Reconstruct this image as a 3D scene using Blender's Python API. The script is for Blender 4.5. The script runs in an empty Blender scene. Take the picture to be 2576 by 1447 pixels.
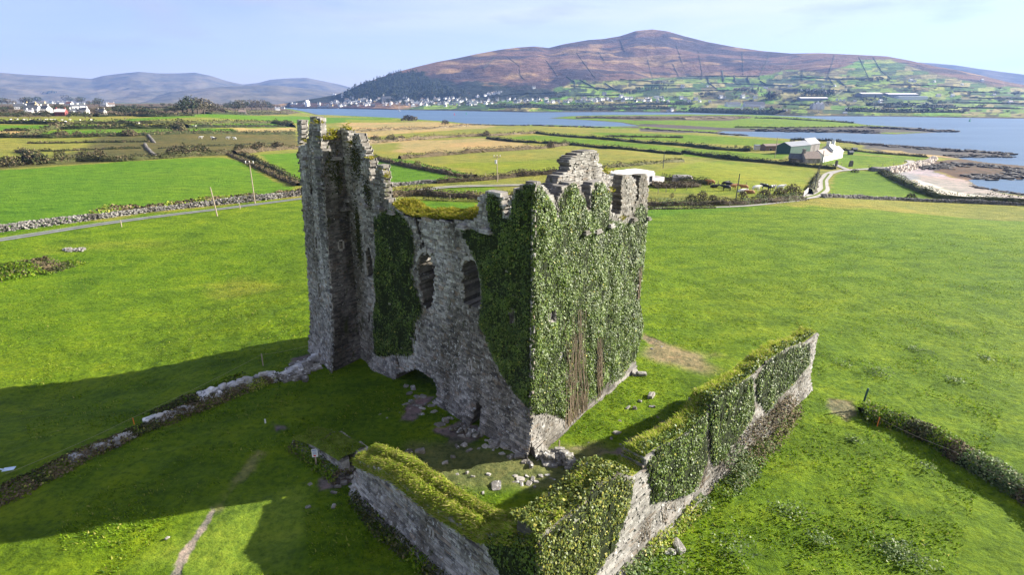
import bpy, math, random
import numpy as np
from mathutils import Vector, noise as mnoise
rng = np.random.default_rng(7); random.seed(7)
SC = bpy.context.scene
COL = SC.collection
R = math.radians
# ------------------------------------------------------------------ camera, light
F, CX, CY, H = 1431.0, 1288.0, 723.5, 22.0
TILT = math.atan((CY - 252) / F)
SUN_AZ, SUN_EL = 15.0, 25.0            # direction towards the sun, degrees from +X
cam = bpy.data.cameras.new('camera'); camo = bpy.data.objects.new('camera', cam); COL.objects.link(camo)
cam.sensor_width = 36; cam.lens = 36 * F / 2576; cam.clip_start = 0.5; cam.clip_end = 40000
camo.location = (0, 0, H); camo.rotation_euler = (math.pi / 2 - TILT, 0, 0)
SC.camera = camo
W = bpy.data.worlds.new('World'); SC.world = W; W.use_nodes = True
SC.view_settings.view_transform = 'Standard'; SC.view_settings.look = 'None'
SC.view_settings.exposure = 1.82; SC.view_settings.gamma = 1
def build_world():
    nt = W.node_tree; nt.nodes.clear(); N = nt.nodes.new; L = nt.links.new
    sky = N('ShaderNodeTexSky'); sky.sky_type = 'NISHITA'; sky.sun_disc = False
    sky.sun_elevation = R(SUN_EL); sky.sun_rotation = R(90 - SUN_AZ)
    sky.air_density = 1.0; sky.dust_density = 0.3; sky.ozone_density = 4.0
    tc = N('ShaderNodeTexCoord'); mp = N('ShaderNodeMapping'); mp.inputs['Scale'].default_value = (1.0, 1.0, 6.0)
    L(tc.outputs['Generated'], mp.inputs['Vector'])
    no = N('ShaderNodeTexNoise'); no.inputs['Scale'].default_value = 2.2; no.inputs['Detail'].default_value = 7; no.inputs['Roughness'].default_value = .55
    no.inputs['Distortion'].default_value = .6
    L(mp.outputs[0], no.inputs['Vector'])
    cr = N('ShaderNodeValToRGB'); cr.color_ramp.elements[0].position = .36; cr.color_ramp.elements[1].position = .74
    L(no.outputs['Fac'], cr.inputs[0])
    # thin cloud veil: more of it towards the sun side
    sx = N('ShaderNodeSeparateXYZ'); L(tc.outputs['Generated'], sx.inputs[0])
    mr = N('ShaderNodeMapRange'); mr.inputs['From Min'].default_value = -.55; mr.inputs['From Max'].default_value = .65
    mr.inputs['To Min'].default_value = .22; mr.inputs['To Max'].default_value = 1.
    L(sx.outputs['X'], mr.inputs['Value'])
    mu = N('ShaderNodeMath'); mu.operation = 'MULTIPLY'; L(cr.outputs[0], mu.inputs[0]); L(mr.outputs[0], mu.inputs[1])
    mx = N('ShaderNodeMix'); mx.data_type = 'RGBA'
    ti = N('ShaderNodeMix'); ti.data_type = 'RGBA'; ti.blend_type = 'MULTIPLY'; ti.inputs['Factor'].default_value = 1; L(sky.outputs[0], ti.inputs[6]); ti.inputs[7].default_value = (1.08, .885, 1.06, 1)
    ve = N('ShaderNodeMapRange'); ve.inputs['From Min'].default_value = -.7; ve.inputs['From Max'].default_value = .75; ve.inputs['To Min'].default_value = .1; ve.inputs['To Max'].default_value = .55; L(sx.outputs['X'], ve.inputs['Value'])
    ad = N('ShaderNodeMath'); ad.operation = 'ADD'; ad.use_clamp = True; L(mu.outputs[0], ad.inputs[0]); L(ve.outputs[0], ad.inputs[1])
    L(ad.outputs[0], mx.inputs['Factor']); L(ti.outputs[2], mx.inputs[6]); mx.inputs[7].default_value = (5.6, 5.7, 5.9, 1)
    m2 = N('ShaderNodeMapping'); m2.inputs['Scale'].default_value = (1., 1., 4.5); m2.inputs['Location'].default_value = (3.1, .4, 1.7); L(tc.outputs['Generated'], m2.inputs['Vector'])
    n2 = N('ShaderNodeTexNoise'); n2.inputs['Scale'].default_value = 5.; n2.inputs['Detail'].default_value = 6; L(m2.outputs[0], n2.inputs['Vector'])
    r2 = N('ShaderNodeValToRGB'); r2.color_ramp.elements[0].position = .58; r2.color_ramp.elements[1].position = .72; L(n2.outputs['Fac'], r2.inputs[0])
    f2 = N('ShaderNodeMath'); f2.operation = 'MULTIPLY'; L(r2.outputs[0], f2.inputs[0]); f2.inputs[1].default_value = .7
    mg = N('ShaderNodeMix'); mg.data_type = 'RGBA'; L(f2.outputs[0], mg.inputs['Factor']); L(mx.outputs[2], mg.inputs[6]); mg.inputs[7].default_value = (3.6, 3.75, 4.1, 1)
    bg = N('ShaderNodeBackground'); bg.inputs['Strength'].default_value = .05
    L(mg.outputs[2], bg.inputs['Color'])
    out = N('ShaderNodeOutputWorld'); L(bg.outputs[0], out.inputs['Surface'])
build_world()
sun = bpy.data.lights.new('sun', 'SUN'); sun.energy = 5.0; sun.angle = R(.5); sun.color = (1, .94, .84)
suno = bpy.data.objects.new('sun', sun); COL.objects.link(suno)
sd = Vector((math.cos(R(SUN_AZ)) * math.cos(R(SUN_EL)), math.sin(R(SUN_AZ)) * math.cos(R(SUN_EL)), math.sin(R(SUN_EL))))
suno.rotation_euler = sd.to_track_quat('Z', 'Y').to_euler(); suno.location = (60, 20, 60)
# ------------------------------------------------------------------ small maths
ct, st = math.cos(TILT), math.sin(TILT)
EYE = np.array([0, 0, H])
def ray(x, y):
    a = (x - CX) / F; b = -(y - CY) / F
    return np.array([a, ct + b * st, -st + b * ct])
def at(x, y, z=0.):
    r = ray(x, y); return EYE + r * ((z - H) / r[2])
def smooth(t):
    t = np.clip(t, 0, 1); return t * t * (3 - 2 * t)
def _h(ix, iy, s):
    n = (ix.astype(np.int64) * 374761393 + iy.astype(np.int64) * 668265263 + s * 974634777) & 0x7fffffff
    n = ((n ^ (n >> 13)) * 1274126177) & 0x7fffffff
    return ((n ^ (n >> 16)) & 0xffff) / 65535.0
def vn(x, y, s=0):
    x = np.asarray(x, float); y = np.asarray(y, float)
    ix = np.floor(x); iy = np.floor(y); fx = smooth(x - ix); fy = smooth(y - iy)
    a = _h(ix, iy, s); b = _h(ix + 1, iy, s); c = _h(ix, iy + 1, s); d = _h(ix + 1, iy + 1, s)
    return (a + (b - a) * fx) * (1 - fy) + (c + (d - c) * fx) * fy
def fbm(x, y, s=0, o=4):
    t = 0; a = .5
    for i in range(o):
        t = t + a * vn(x * 2 ** i, y * 2 ** i, s + i); a *= .5
    return t / (1 - .5 ** o)
def inpoly(px, py, poly):
    px = np.asarray(px, float); py = np.asarray(py, float); c = np.zeros(px.shape, bool); n = len(poly)
    for i in range(n):
        x1, y1 = poly[i][:2]; x2, y2 = poly[i - 1][:2]
        if y1 == y2: continue
        k = ((y1 > py) != (y2 > py)) & (px < (x2 - x1) * (py - y1) / (y2 - y1) + x1)
        c ^= k
    return c
def polydist(px, py, pts, closed=True):
    d = np.full(np.shape(px), 1e18); n = len(pts)
    for i in range(0 if closed else 1, n):
        x1, y1 = pts[i - 1][:2]; x2, y2 = pts[i][:2]; dx, dy = x2 - x1, y2 - y1; l = dx * dx + dy * dy + 1e-9
        t = np.clip(((px - x1) * dx + (py - y1) * dy) / l, 0, 1)
        d = np.minimum(d, (px - x1 - t * dx) ** 2 + (py - y1 - t * dy) ** 2)
    return np.sqrt(d)
# ------------------------------------------------------------------ object helpers
def mesh(name, V, Fs, mats, parent=None, mi=None, smoothed=False, attrs=None, loc=None, rz=0):
    V = np.asarray(V, np.float32).reshape(-1, 3); me = bpy.data.meshes.new(name)
    if isinstance(Fs, np.ndarray):
        k = Fs.shape[1]; n = len(Fs); li = Fs.reshape(-1).astype(np.int32)
        ls = np.arange(n, dtype=np.int32) * k
    else:
        n = len(Fs); li = np.fromiter((i for f in Fs for i in f), np.int32)
        lt = np.fromiter((len(f) for f in Fs), np.int32, n); ls = (np.cumsum(lt) - lt).astype(np.int32)
    me.vertices.add(len(V)); me.vertices.foreach_set('co', V.reshape(-1))
    me.loops.add(len(li)); me.loops.foreach_set('vertex_index', li)
    me.polygons.add(n); me.polygons.foreach_set('loop_start', ls)
    if not isinstance(mats, (list, tuple)): mats = [mats]
    for m in mats: me.materials.append(m)
    if mi is not None: me.polygons.foreach_set('material_index', np.asarray(mi, np.int32))
    me.polygons.foreach_set('use_smooth', np.full(n, bool(smoothed)))
    for an, (tp, dat) in (attrs or {}).items():
        a = me.attributes.new(an, tp, 'POINT')
        a.data.foreach_set('color' if tp == 'FLOAT_COLOR' else 'value', np.asarray(dat, np.float32).reshape(-1))
    me.update(calc_edges=True); me.validate()
    o = bpy.data.objects.new(name, me); COL.objects.link(o)
    if parent: o.parent = parent
    if loc is not None: o.location = loc
    o.rotation_euler[2] = rz
    return o
def tag(o, label=None, cat=None, group=None, kind=None):
    if label: o['label'] = label
    if cat: o['category'] = cat
    if group: o['group'] = group
    if kind: o['kind'] = kind
    return o
def thing(name, label, cat, loc=(0, 0, 0), rz=0, group=None):
    o = bpy.data.objects.new(name, None); COL.objects.link(o); o.location = loc; o.rotation_euler[2] = rz
    o.empty_display_size = .3
    return tag(o, label, cat, group)
def dup(o, loc, rz=0, label=None, scale=None, group=None):
    c = o.copy(); COL.objects.link(c); c.location = loc; c.rotation_euler[2] = rz
    if scale is not None: c.scale = scale if hasattr(scale, '__len__') else (scale,) * 3
    if label: c['label'] = label
    if group: c['group'] = group
    for ch in list(o.children):
        d = ch.copy(); COL.objects.link(d); d.parent = c
        for g in ch.children:
            e = g.copy(); COL.objects.link(e); e.parent = d
    return c
class MB:
    def __init__(s): s.V = []; s.F = []; s.n = 0; s.M = []
    def add(s, V, Fc, m=0):
        V = np.asarray(V, float).reshape(-1, 3); s.V.append(V)
        for f in Fc: s.F.append(tuple(int(i) + s.n for i in f)); s.M.append(m)
        s.n += len(V)
    def box(s, c, d, rz=0, m=0, taper=1.):
        x, y, z = [k / 2 for k in d]; a, b = math.cos(rz), math.sin(rz); P = []
        for zz, t in ((-z, 1), (z, taper)):
            for xx, yy in ((-x, -y), (x, -y), (x, y), (-x, y)):
                xx *= t; yy *= t; P.append((c[0] + xx * a - yy * b, c[1] + xx * b + yy * a, c[2] + zz))
        s.add(P, [(3, 2, 1, 0), (4, 5, 6, 7), (0, 1, 5, 4), (1, 2, 6, 5), (2, 3, 7, 6), (3, 0, 4, 7)], m)
    def tube(s, pts, rad, n=6, m=0):
        pts = [np.array(p, float) for p in pts]; k = len(pts); P = []
        rad = rad if hasattr(rad, '__len__') else [rad] * k
        for i, p in enumerate(pts):
            t = pts[min(i + 1, k - 1)] - pts[max(i - 1, 0)]; t = t / (np.linalg.norm(t) + 1e-9)
            a = np.cross(t, (0, 0, 1) if abs(t[2]) < .9 else (1, 0, 0)); a /= np.linalg.norm(a); b = np.cross(t, a)
            for j in range(n):
                q = 2 * math.pi * j / n; P.append(p + rad[i] * (a * math.cos(q) + b * math.sin(q)))
        Fc = [(i * n + j, i * n + (j + 1) % n, (i + 1) * n + (j + 1) % n, (i + 1) * n + j) for i in range(k - 1) for j in range(n)]
        Fc += [tuple(range(n))[::-1], tuple(range((k - 1) * n, k * n))]
        s.add(P, Fc, m)
    def build(s, name, mats, parent=None, **k):
        return mesh(name, np.concatenate(s.V), s.F, mats, parent, mi=s.M, **k)
# ------------------------------------------------------------------ materials
MAT = {}
def newmat(name):
    m = bpy.data.materials.new(name); m.use_nodes = True; MAT[name] = m
    nt = m.node_tree; b = nt.nodes['Principled BSDF']; return m, nt, b
def ramp(nt, stops, const=False):
    c = nt.nodes.new('ShaderNodeValToRGB'); e = c.color_ramp.elements
    while len(e) > 1: e.remove(e[-1])
    for i, (p, col) in enumerate(stops):
        k = e[0] if i == 0 else e.new(p); k.position = p; k.color = (*col, 1)
    if const: c.color_ramp.interpolation = 'CONSTANT'
    return c
def noisen(nt, scale, detail=4, rough=.55, vec=None, sc=None):
    n = nt.nodes.new('ShaderNodeTexNoise'); n.inputs['Scale'].default_value = scale; n.inputs['Detail'].default_value = detail
    n.inputs['Roughness'].default_value = rough
    if vec is None:
        g = nt.nodes.new('ShaderNodeNewGeometry'); vec = g.outputs['Position']
    if sc:
        mp = nt.nodes.new('ShaderNodeMapping'); mp.inputs['Scale'].default_value = sc; nt.links.new(vec, mp.inputs['Vector']); vec = mp.outputs[0]
    nt.links.new(vec, n.inputs['Vector']); return n
def mixc(nt, fac, a, b, mode='MIX'):
    m = nt.nodes.new('ShaderNodeMix'); m.data_type = 'RGBA'; m.blend_type = mode
    for sock, v in ((m.inputs['Factor'], fac), (m.inputs[6], a), (m.inputs[7], b)):
        if isinstance(v, bpy.types.NodeSocket): nt.links.new(v, sock)
        elif isinstance(v, (int, float)): sock.default_value = v
        else: sock.default_value = (*v, 1)
    return m.outputs[2]
def bump(nt, b, h, strength=.5, dist=.05):
    n = nt.nodes.new('ShaderNodeBump'); n.inputs['Strength'].default_value = strength; n.inputs['Distance'].default_value = dist
    nt.links.new(h, n.inputs['Height']); nt.links.new(n.outputs[0], b.inputs['Normal']); return n
def island(nt):
    return nt.nodes.new('ShaderNodeNewGeometry').outputs['Random Per Island']
def leafmat(name, stops, rough=.5, spec=.4, lo=.6, scale=.6, trans=0.):
    m, nt, b = newmat(name); c = ramp(nt, stops); nt.links.new(island(nt), c.inputs[0])
    n = noisen(nt, scale, 3); r2 = ramp(nt, [(.3, (lo,) * 3), (.7, (1.3,) * 3)]); nt.links.new(n.outputs['Fac'], r2.inputs[0])
    col = mixc(nt, 1., c.outputs[0], r2.outputs[0], 'MULTIPLY'); nt.links.new(col, b.inputs['Base Color'])
    b.inputs['Roughness'].default_value = rough; b.inputs['Specular IOR Level'].default_value = spec
    if trans:
        t = nt.nodes.new('ShaderNodeBsdfTranslucent'); nt.links.new(col, t.inputs['Color']); mx = nt.nodes.new('ShaderNodeMixShader'); mx.inputs[0].default_value = trans
        nt.links.new(b.outputs[0], mx.inputs[1]); nt.links.new(t.outputs[0], mx.inputs[2]); nt.links.new(mx.outputs[0], nt.nodes['Material Output'].inputs['Surface'])
    return m
def stonemat(name, tones, lichen=.5, orange=.3, moss=.3, lich_col=(.55, .54, .5)):
    m, nt, b = newmat(name); c = ramp(nt, tones); nt.links.new(island(nt), c.inputs[0])
    n1 = noisen(nt, 3.0, 6, .65); r1 = ramp(nt, [(.25, (.55,) * 3), (.75, (1.35,) * 3)]); nt.links.new(n1.outputs['Fac'], r1.inputs[0])
    col = mixc(nt, 1., c.outputs[0], r1.outputs[0], 'MULTIPLY')
    n4 = noisen(nt, .35, 4, .6, sc=(1, 1, .35)); r4 = ramp(nt, [(.42, (1, 1, 1)), (.62, (.42, .40, .36))]); nt.links.new(n4.outputs['Fac'], r4.inputs[0])
    col = mixc(nt, 1., col, r4.outputs[0], 'MULTIPLY')
    n2 = noisen(nt, 3.6, 5, .7); r2 = ramp(nt, [(.66 - .12 * lichen, (0,) * 3), (.72 - .1 * lichen, (1,) * 3)]); nt.links.new(n2.outputs['Fac'], r2.inputs[0])
    col = mixc(nt, r2.outputs[0], col, lich_col)
    n3 = noisen(nt, .8, 6, .75); r3 = ramp(nt, [(.66 - .08 * orange, (0,) * 3), (.72 - .05 * orange, (.75,) * 3)]); nt.links.new(n3.outputs['Fac'], r3.inputs[0])
    col = mixc(nt, r3.outputs[0], col, (.23, .15, .06))
    n5 = noisen(nt, .9, 6, .7, sc=(1, 1, .5)); r5 = ramp(nt, [(.64 - .08 * moss, (0,) * 3), (.70 - .06 * moss, (.85,) * 3)]); nt.links.new(n5.outputs['Fac'], r5.inputs[0])
    col = mixc(nt, r5.outputs[0], col, (.045, .05, .014))
    nt.links.new(col, b.inputs['Base Color']); b.inputs['Roughness'].default_value = .85; b.inputs['Specular IOR Level'].default_value = .25
    nb = noisen(nt, 14, 5, .7); bump(nt, b, nb.outputs['Fac'], .55, .05)
    return m
def plain(name, col, rough=.7, var=.25, scale=2., spec=.4, sc=None):
    m, nt, b = newmat(name); n = noisen(nt, scale, 5, .6, sc=sc); r = ramp(nt, [(.25, tuple(k * (1 - var) for k in col)), (.75, tuple(min(1, k * (1 + var)) for k in col))])
    nt.links.new(n.outputs['Fac'], r.inputs[0]); nt.links.new(r.outputs[0], b.inputs['Base Color'])
    b.inputs['Roughness'].default_value = rough; b.inputs['Specular IOR Level'].default_value = spec
    return m
GREY = [(0, (.15, .14, .13)), (.3, (.29, .27, .245)), (.6, (.40, .375, .34)), (.85, (.53, .50, .46)), (1, (.31, .24, .18))]
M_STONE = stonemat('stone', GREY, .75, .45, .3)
M_STONE_D = stonemat('stone_dark', [(0, (.09, .085, .085)), (.5, (.19, .175, .165)), (.85, (.29, .27, .25)), (1, (.19, .14, .115))], .25, .25, .75)  # darker stone tones with more moss and less lichen
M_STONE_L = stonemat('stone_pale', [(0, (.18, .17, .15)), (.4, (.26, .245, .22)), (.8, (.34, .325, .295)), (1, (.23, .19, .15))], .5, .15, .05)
M_CORE = stonemat('rubble_core', [(0, (.13, .12, .11)), (.5, (.21, .195, .175)), (1, (.31, .29, .26))], .3, .3, .3)
M_DRESS = plain('dressed_stone', (.36, .33, .3), .8, .3, 3)
M_BOULDER = stonemat('boulder', [(0, (.13, .12, .105)), (.5, (.23, .215, .19)), (1, (.33, .31, .275))], .9, .2, .6)
M_IVY = leafmat('ivy_leaf', [(0, (.036, .066, .008)), (.45, (.066, .108, .012)), (.8, (.10, .15, .018)), (.95, (.14, .18, .035)), (.985, (.15, .17, .05)), (1, (.42, .36, .05))], .5, .22, .5, 1.)
M_IVYW = leafmat('ivy_leaf_bright', [(0, (.045, .065, .012)), (.5, (.085, .115, .018)), (.9, (.15, .16, .025)), (1, (.3, .26, .04))], .5, .22, .65)
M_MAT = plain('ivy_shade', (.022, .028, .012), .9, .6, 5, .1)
M_STEM = plain('ivy_stem', (.2, .155, .105), .85, .5, 6, .2)
M_TURF = leafmat('turf_blade', [(0, (.17, .26, .02)), (.45, (.27, .34, .03)), (.75, (.38, .37, .08)), (1, (.52, .44, .18))], .6, .2, .75, .9, .4)
M_TURFB = plain('turf_soil', (.10, .13, .02), .95, .6, 2.5, .05)
M_MOSS = leafmat('moss_blade', [(0, (.14, .17, .015)), (.6, (.26, .24, .025)), (1, (.33, .27, .06))], .8, .1, .7, 2, .4)
M_GRASS = leafmat('grass_blade', [(0, (.035, .08, .004)), (.5, (.12, .21, .005)), (.85, (.18, .26, .008)), (1, (.32, .30, .07))], .6, .2, .7, .25, .4)
M_WEED = leafmat('weed_leaf', [(0, (.07, .12, .03)), (.6, (.13, .19, .06)), (1, (.24, .26, .12))], .6, .25, .7, .8, .3)
M_HEDGE = leafmat('hedge_leaf', [(0, (.018, .024, .008)), (.5, (.04, .048, .014)), (.85, (.075, .075, .024)), (1, (.14, .11, .045))], .8, .15, .6, .12)
M_BRAMB = leafmat('bramble_twig', [(0, (.05, .038, .02)), (.5, (.10, .075, .04)), (.85, (.17, .13, .075)), (1, (.09, .10, .03))], .85, .15, .7, .3)
M_TREE = leafmat('tree_leaf', [(0, (.016, .026, .012)), (.6, (.032, .046, .018)), (1, (.07, .08, .03))], .7, .2, .6, .05)
M_TREEB = leafmat('bare_tree_twig', [(0, (.05, .045, .03)), (.6, (.10, .085, .055)), (1, (.16, .14, .09))], .8, .15, .7, .05)
M_BARK = plain('bark', (.09, .07, .05), .9, .4, 4)
M_WOOD = plain('weathered_wood', (.34, .27, .2), .8, .35, 5, sc=(4, 4, .4))
M_WOODD = plain('dark_wood', (.05, .055, .06), .7, .3, 5)
M_ORANGE = plain('orange_plastic', (.8, .22, .03), .5, .1)
M_WHITE = plain('white_paint', (.70, .69, .66), .75, .06, .8)
M_SLATE = plain('slate', (.07, .075, .085), .6, .35, 1.2)
M_SLATEB = plain('brown_slate', (.19, .14, .11), .7, .3, 1.5)
M_GLASS = plain('window_glass', (.03, .035, .04), .15, .2, 2, .6)
M_CONC = plain('pale_concrete', (.66, .62, .60), .8, .12, .5)
M_GREENM = plain('green_sheeting', (.03, .075, .05), .5, .15, 1)
M_GREYM = plain('grey_sheeting', (.17, .18, .2), .5, .15, .3)
M_REDR = plain('red_roof', (.17, .07, .05), .75, .2, 1)
M_YELW = plain('yellow_wall', (.62, .46, .22), .8, .1, 1)
M_METAL = plain('galvanised_metal', (.5, .51, .52), .4, .15, 3)
M_ROAD = plain('road_gravel', (.26, .24, .215), .9, .35, .9)
M_TAR = plain('tarmac', (.15, .152, .155), .85, .35, .9)
M_SHINGLE = stonemat('shingle', [(0, (.14, .13, .12)), (.5, (.22, .205, .185)), (1, (.3, .28, .25))], .2, .1, 0)
M_ROCK = plain('shore_rock', (.045, .04, .037), .8, .6, .25)
M_COWB = plain('black_hide', (.012, .012, .013), .7, .3, 2); M_COWW = plain('white_hide', (.75, .72, .66), .8, .1, 2); M_COWR = plain('tan_hide', (.30, .14, .05), .8, .3, 2)
M_RED = plain('red_paint', (.6, .03, .03), .4, .1); M_GREENP = plain('green_paint', (.02, .3, .12), .4, .1); M_SIGNB = plain('sign_blue', (.05, .12, .4), .5, .1)
# ------------------------------------------------------------------ terrain
SEA = -8.0
SHORE = [(730, 273), (777, 282), (803, 289), (858, 290), (992, 296), (1066, 301), (1136, 306), (1179, 311), (1242, 313), (1426, 316), (1526, 319),
         (1609, 317), (1559, 308), (1476, 302), (1379, 297), (1430, 292), (1500, 290), (1717, 288), (1800, 288), (1900, 289), (2000, 293), (2100, 302), (2190, 315),
         (2300, 321), (2374, 332), (2250, 338), (2184, 336), (2050, 333), (1917, 331), (1817, 330), (1808, 334), (1817, 339), (1917, 345), (2004, 350), (2117, 355),
         (2217, 365), (2330, 372), (2474, 380), (2537, 386), (2534, 394), (2447, 389), (2410, 398), (2484, 409), (2576, 417), (2700, 425), (2700, 446), (2576, 450), (2437, 452),
         (2450, 462), (2470, 474), (2520, 484), (2576, 492), (2700, 506), (2900, 520)]
WATER = [tuple(at(x, y, SEA)[:2]) for x, y in SHORE] + [(900, 250), (6000, 800), (6000, 9000), (-2600, 9000), (-1500, 2600)]
def curve(pts, q): return np.interp(q, [p[0] for p in pts], [p[1] for p in pts])
FSH = [(560, 262.5), (700, 267), (730, 271), (859, 273), (992, 276), (1226, 280), (1326, 282), (1546, 281.5), (1717, 283), (1897, 288), (2017, 292), (2217, 292.5), (2417, 296), (2576, 298), (2900, 303)]
RDG = [(560, 264), (700, 262), (800, 246), (845, 238), (875, 228), (900, 214), (940, 200), (1000, 180), (1050, 167), (1100, 155), (1150, 146), (1200, 135), (1260, 124), (1300, 119), (1345, 116), (1380, 120), (1420, 110), (1480, 100), (1520, 97), (1560, 90),
       (1600, 77), (1640, 73), (1680, 78), (1720, 90), (1780, 105), (1850, 118), (1920, 128), (1990, 134), (2060, 133), (2150, 137), (2230, 141), (2290, 152), (2350, 166), (2420, 178), (2480, 192), (2530, 205), (2576, 213), (2650, 228), (2900, 250)]
def qe(x, y):
    r = ray(x, y); return r[0] / r[1], r[2] / math.hypot(r[0], r[1])
FQ = []
for x, y in FSH:
    p = at(x, y, SEA); FQ.append((p[0] / p[1], math.hypot(p[0], p[1])))
RQ = [qe(x, y) for x, y in RDG]
RD = [(560, 2700), (875, 2750), (1300, 3300), (1640, 3700), (2100, 3300), (2576, 2900), (2900, 2800)]
RDQ = [(qe(x, 180)[0], d) for x, d in RD]
def hill_parts(x, y):
    y = np.maximum(y, 1.); q = x / y; r = np.hypot(x, y)
    R0 = curve(FQ, q); R1 = curve(RDQ, q); zr = H + curve(RQ, q) * R1
    return (r - R0) / (R1 - R0), zr, q
def hill(x, y):
    t, zr, q = hill_parts(x, y); tt = np.clip(t, 0, 1)
    p = np.where(tt < .16, .45 * tt, .072 + .928 * ((np.maximum(tt, .16) - .16) / .84) ** 1.45)
    rel = (fbm(x / 320, y / 320, 5, 5) - .5) * np.minimum(75, .34 * np.maximum(zr, 0)) * (tt * (1 - tt) * 4) ** .8
    z = SEA + 3.0 * smooth(tt / .02) + (np.maximum(zr, -4) - SEA - 3) * p + rel
    z = np.where(t > 1, zr - (t - 1) * 900, z)
    return np.where((t < 0) | (y < 200), -60., z)
def land(x, y):
    x = np.asarray(x, float); y = np.asarray(y, float); r = np.hypot(x, y); q = x / np.maximum(y, 1)
    lm = smooth((-.30 - q) / .27) * (y > 0)
    z = lm * (11 * smooth((r - 220) / 620)) + (1 - lm) * (-6.3 * smooth((r - 165) / 260))
    z = np.where(x > 50, np.maximum(z - 4.4 * smooth((x - 55) / 65) * smooth((y - 75) / 75) * (1 - lm), -6.3), z)
    z = z - 2.2 * smooth((-x - 17) / 24) * smooth((y - 30) / 14) * (1 - smooth((y - 70) / 50)) * (1 - smooth((-x - 60) / 60))
    z = z + (fbm(x / 60, y / 60, 3, 3) - .5) * 1.6 * smooth((r - 60) / 100)
    d = polydist(x, y, WATER); d = np.where(inpoly(x, y, WATER), -d, d)
    wd = 22 + .02 * r
    z = np.where(d > 0, SEA + .12 + (z - SEA - .12) * smooth(d / wd) ** .8, SEA - .25 + np.maximum(d * .05, -3))
    return z
def G(x, y):
    r = ray(x, y); t = np.geomspace(15, 5200, 330); P = EYE + r * t[:, None]
    hz = np.maximum(np.maximum(land(P[:, 0], P[:, 1]), hill(P[:, 0], P[:, 1])), SEA)
    k = np.nonzero(P[:, 2] < hz)[0]
    if len(k) == 0: return P[-1]
    a, b = t[max(k[0] - 1, 0)], t[k[0]]
    for _ in range(14):
        m = (a + b) / 2; p = EYE + r * m
        if p[2] < max(float(land(p[0], p[1])), float(hill(p[0], p[1])), SEA): b = m
        else: a = m
    return EYE + r * b
def gz(x, y): return float(max(float(land(x, y)), float(hill(x, y))))
BG = (.086, .180, .006); YG = (.165, .205, .014); OL = (.19, .195, .03); TN = (.31, .24, .09); CLOUDSH = (.092, .086, .024); BR = (.10, .075, .04); LG = (.108, .182, .004)
DIRT = (.17, .135, .12); SAND = (.55, .47, .37); SHING = (.24, .23, .225); WEEDB = (.075, .05, .028); MUD = (.075, .066, .056); WETS = (.25, .215, .18)
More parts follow.
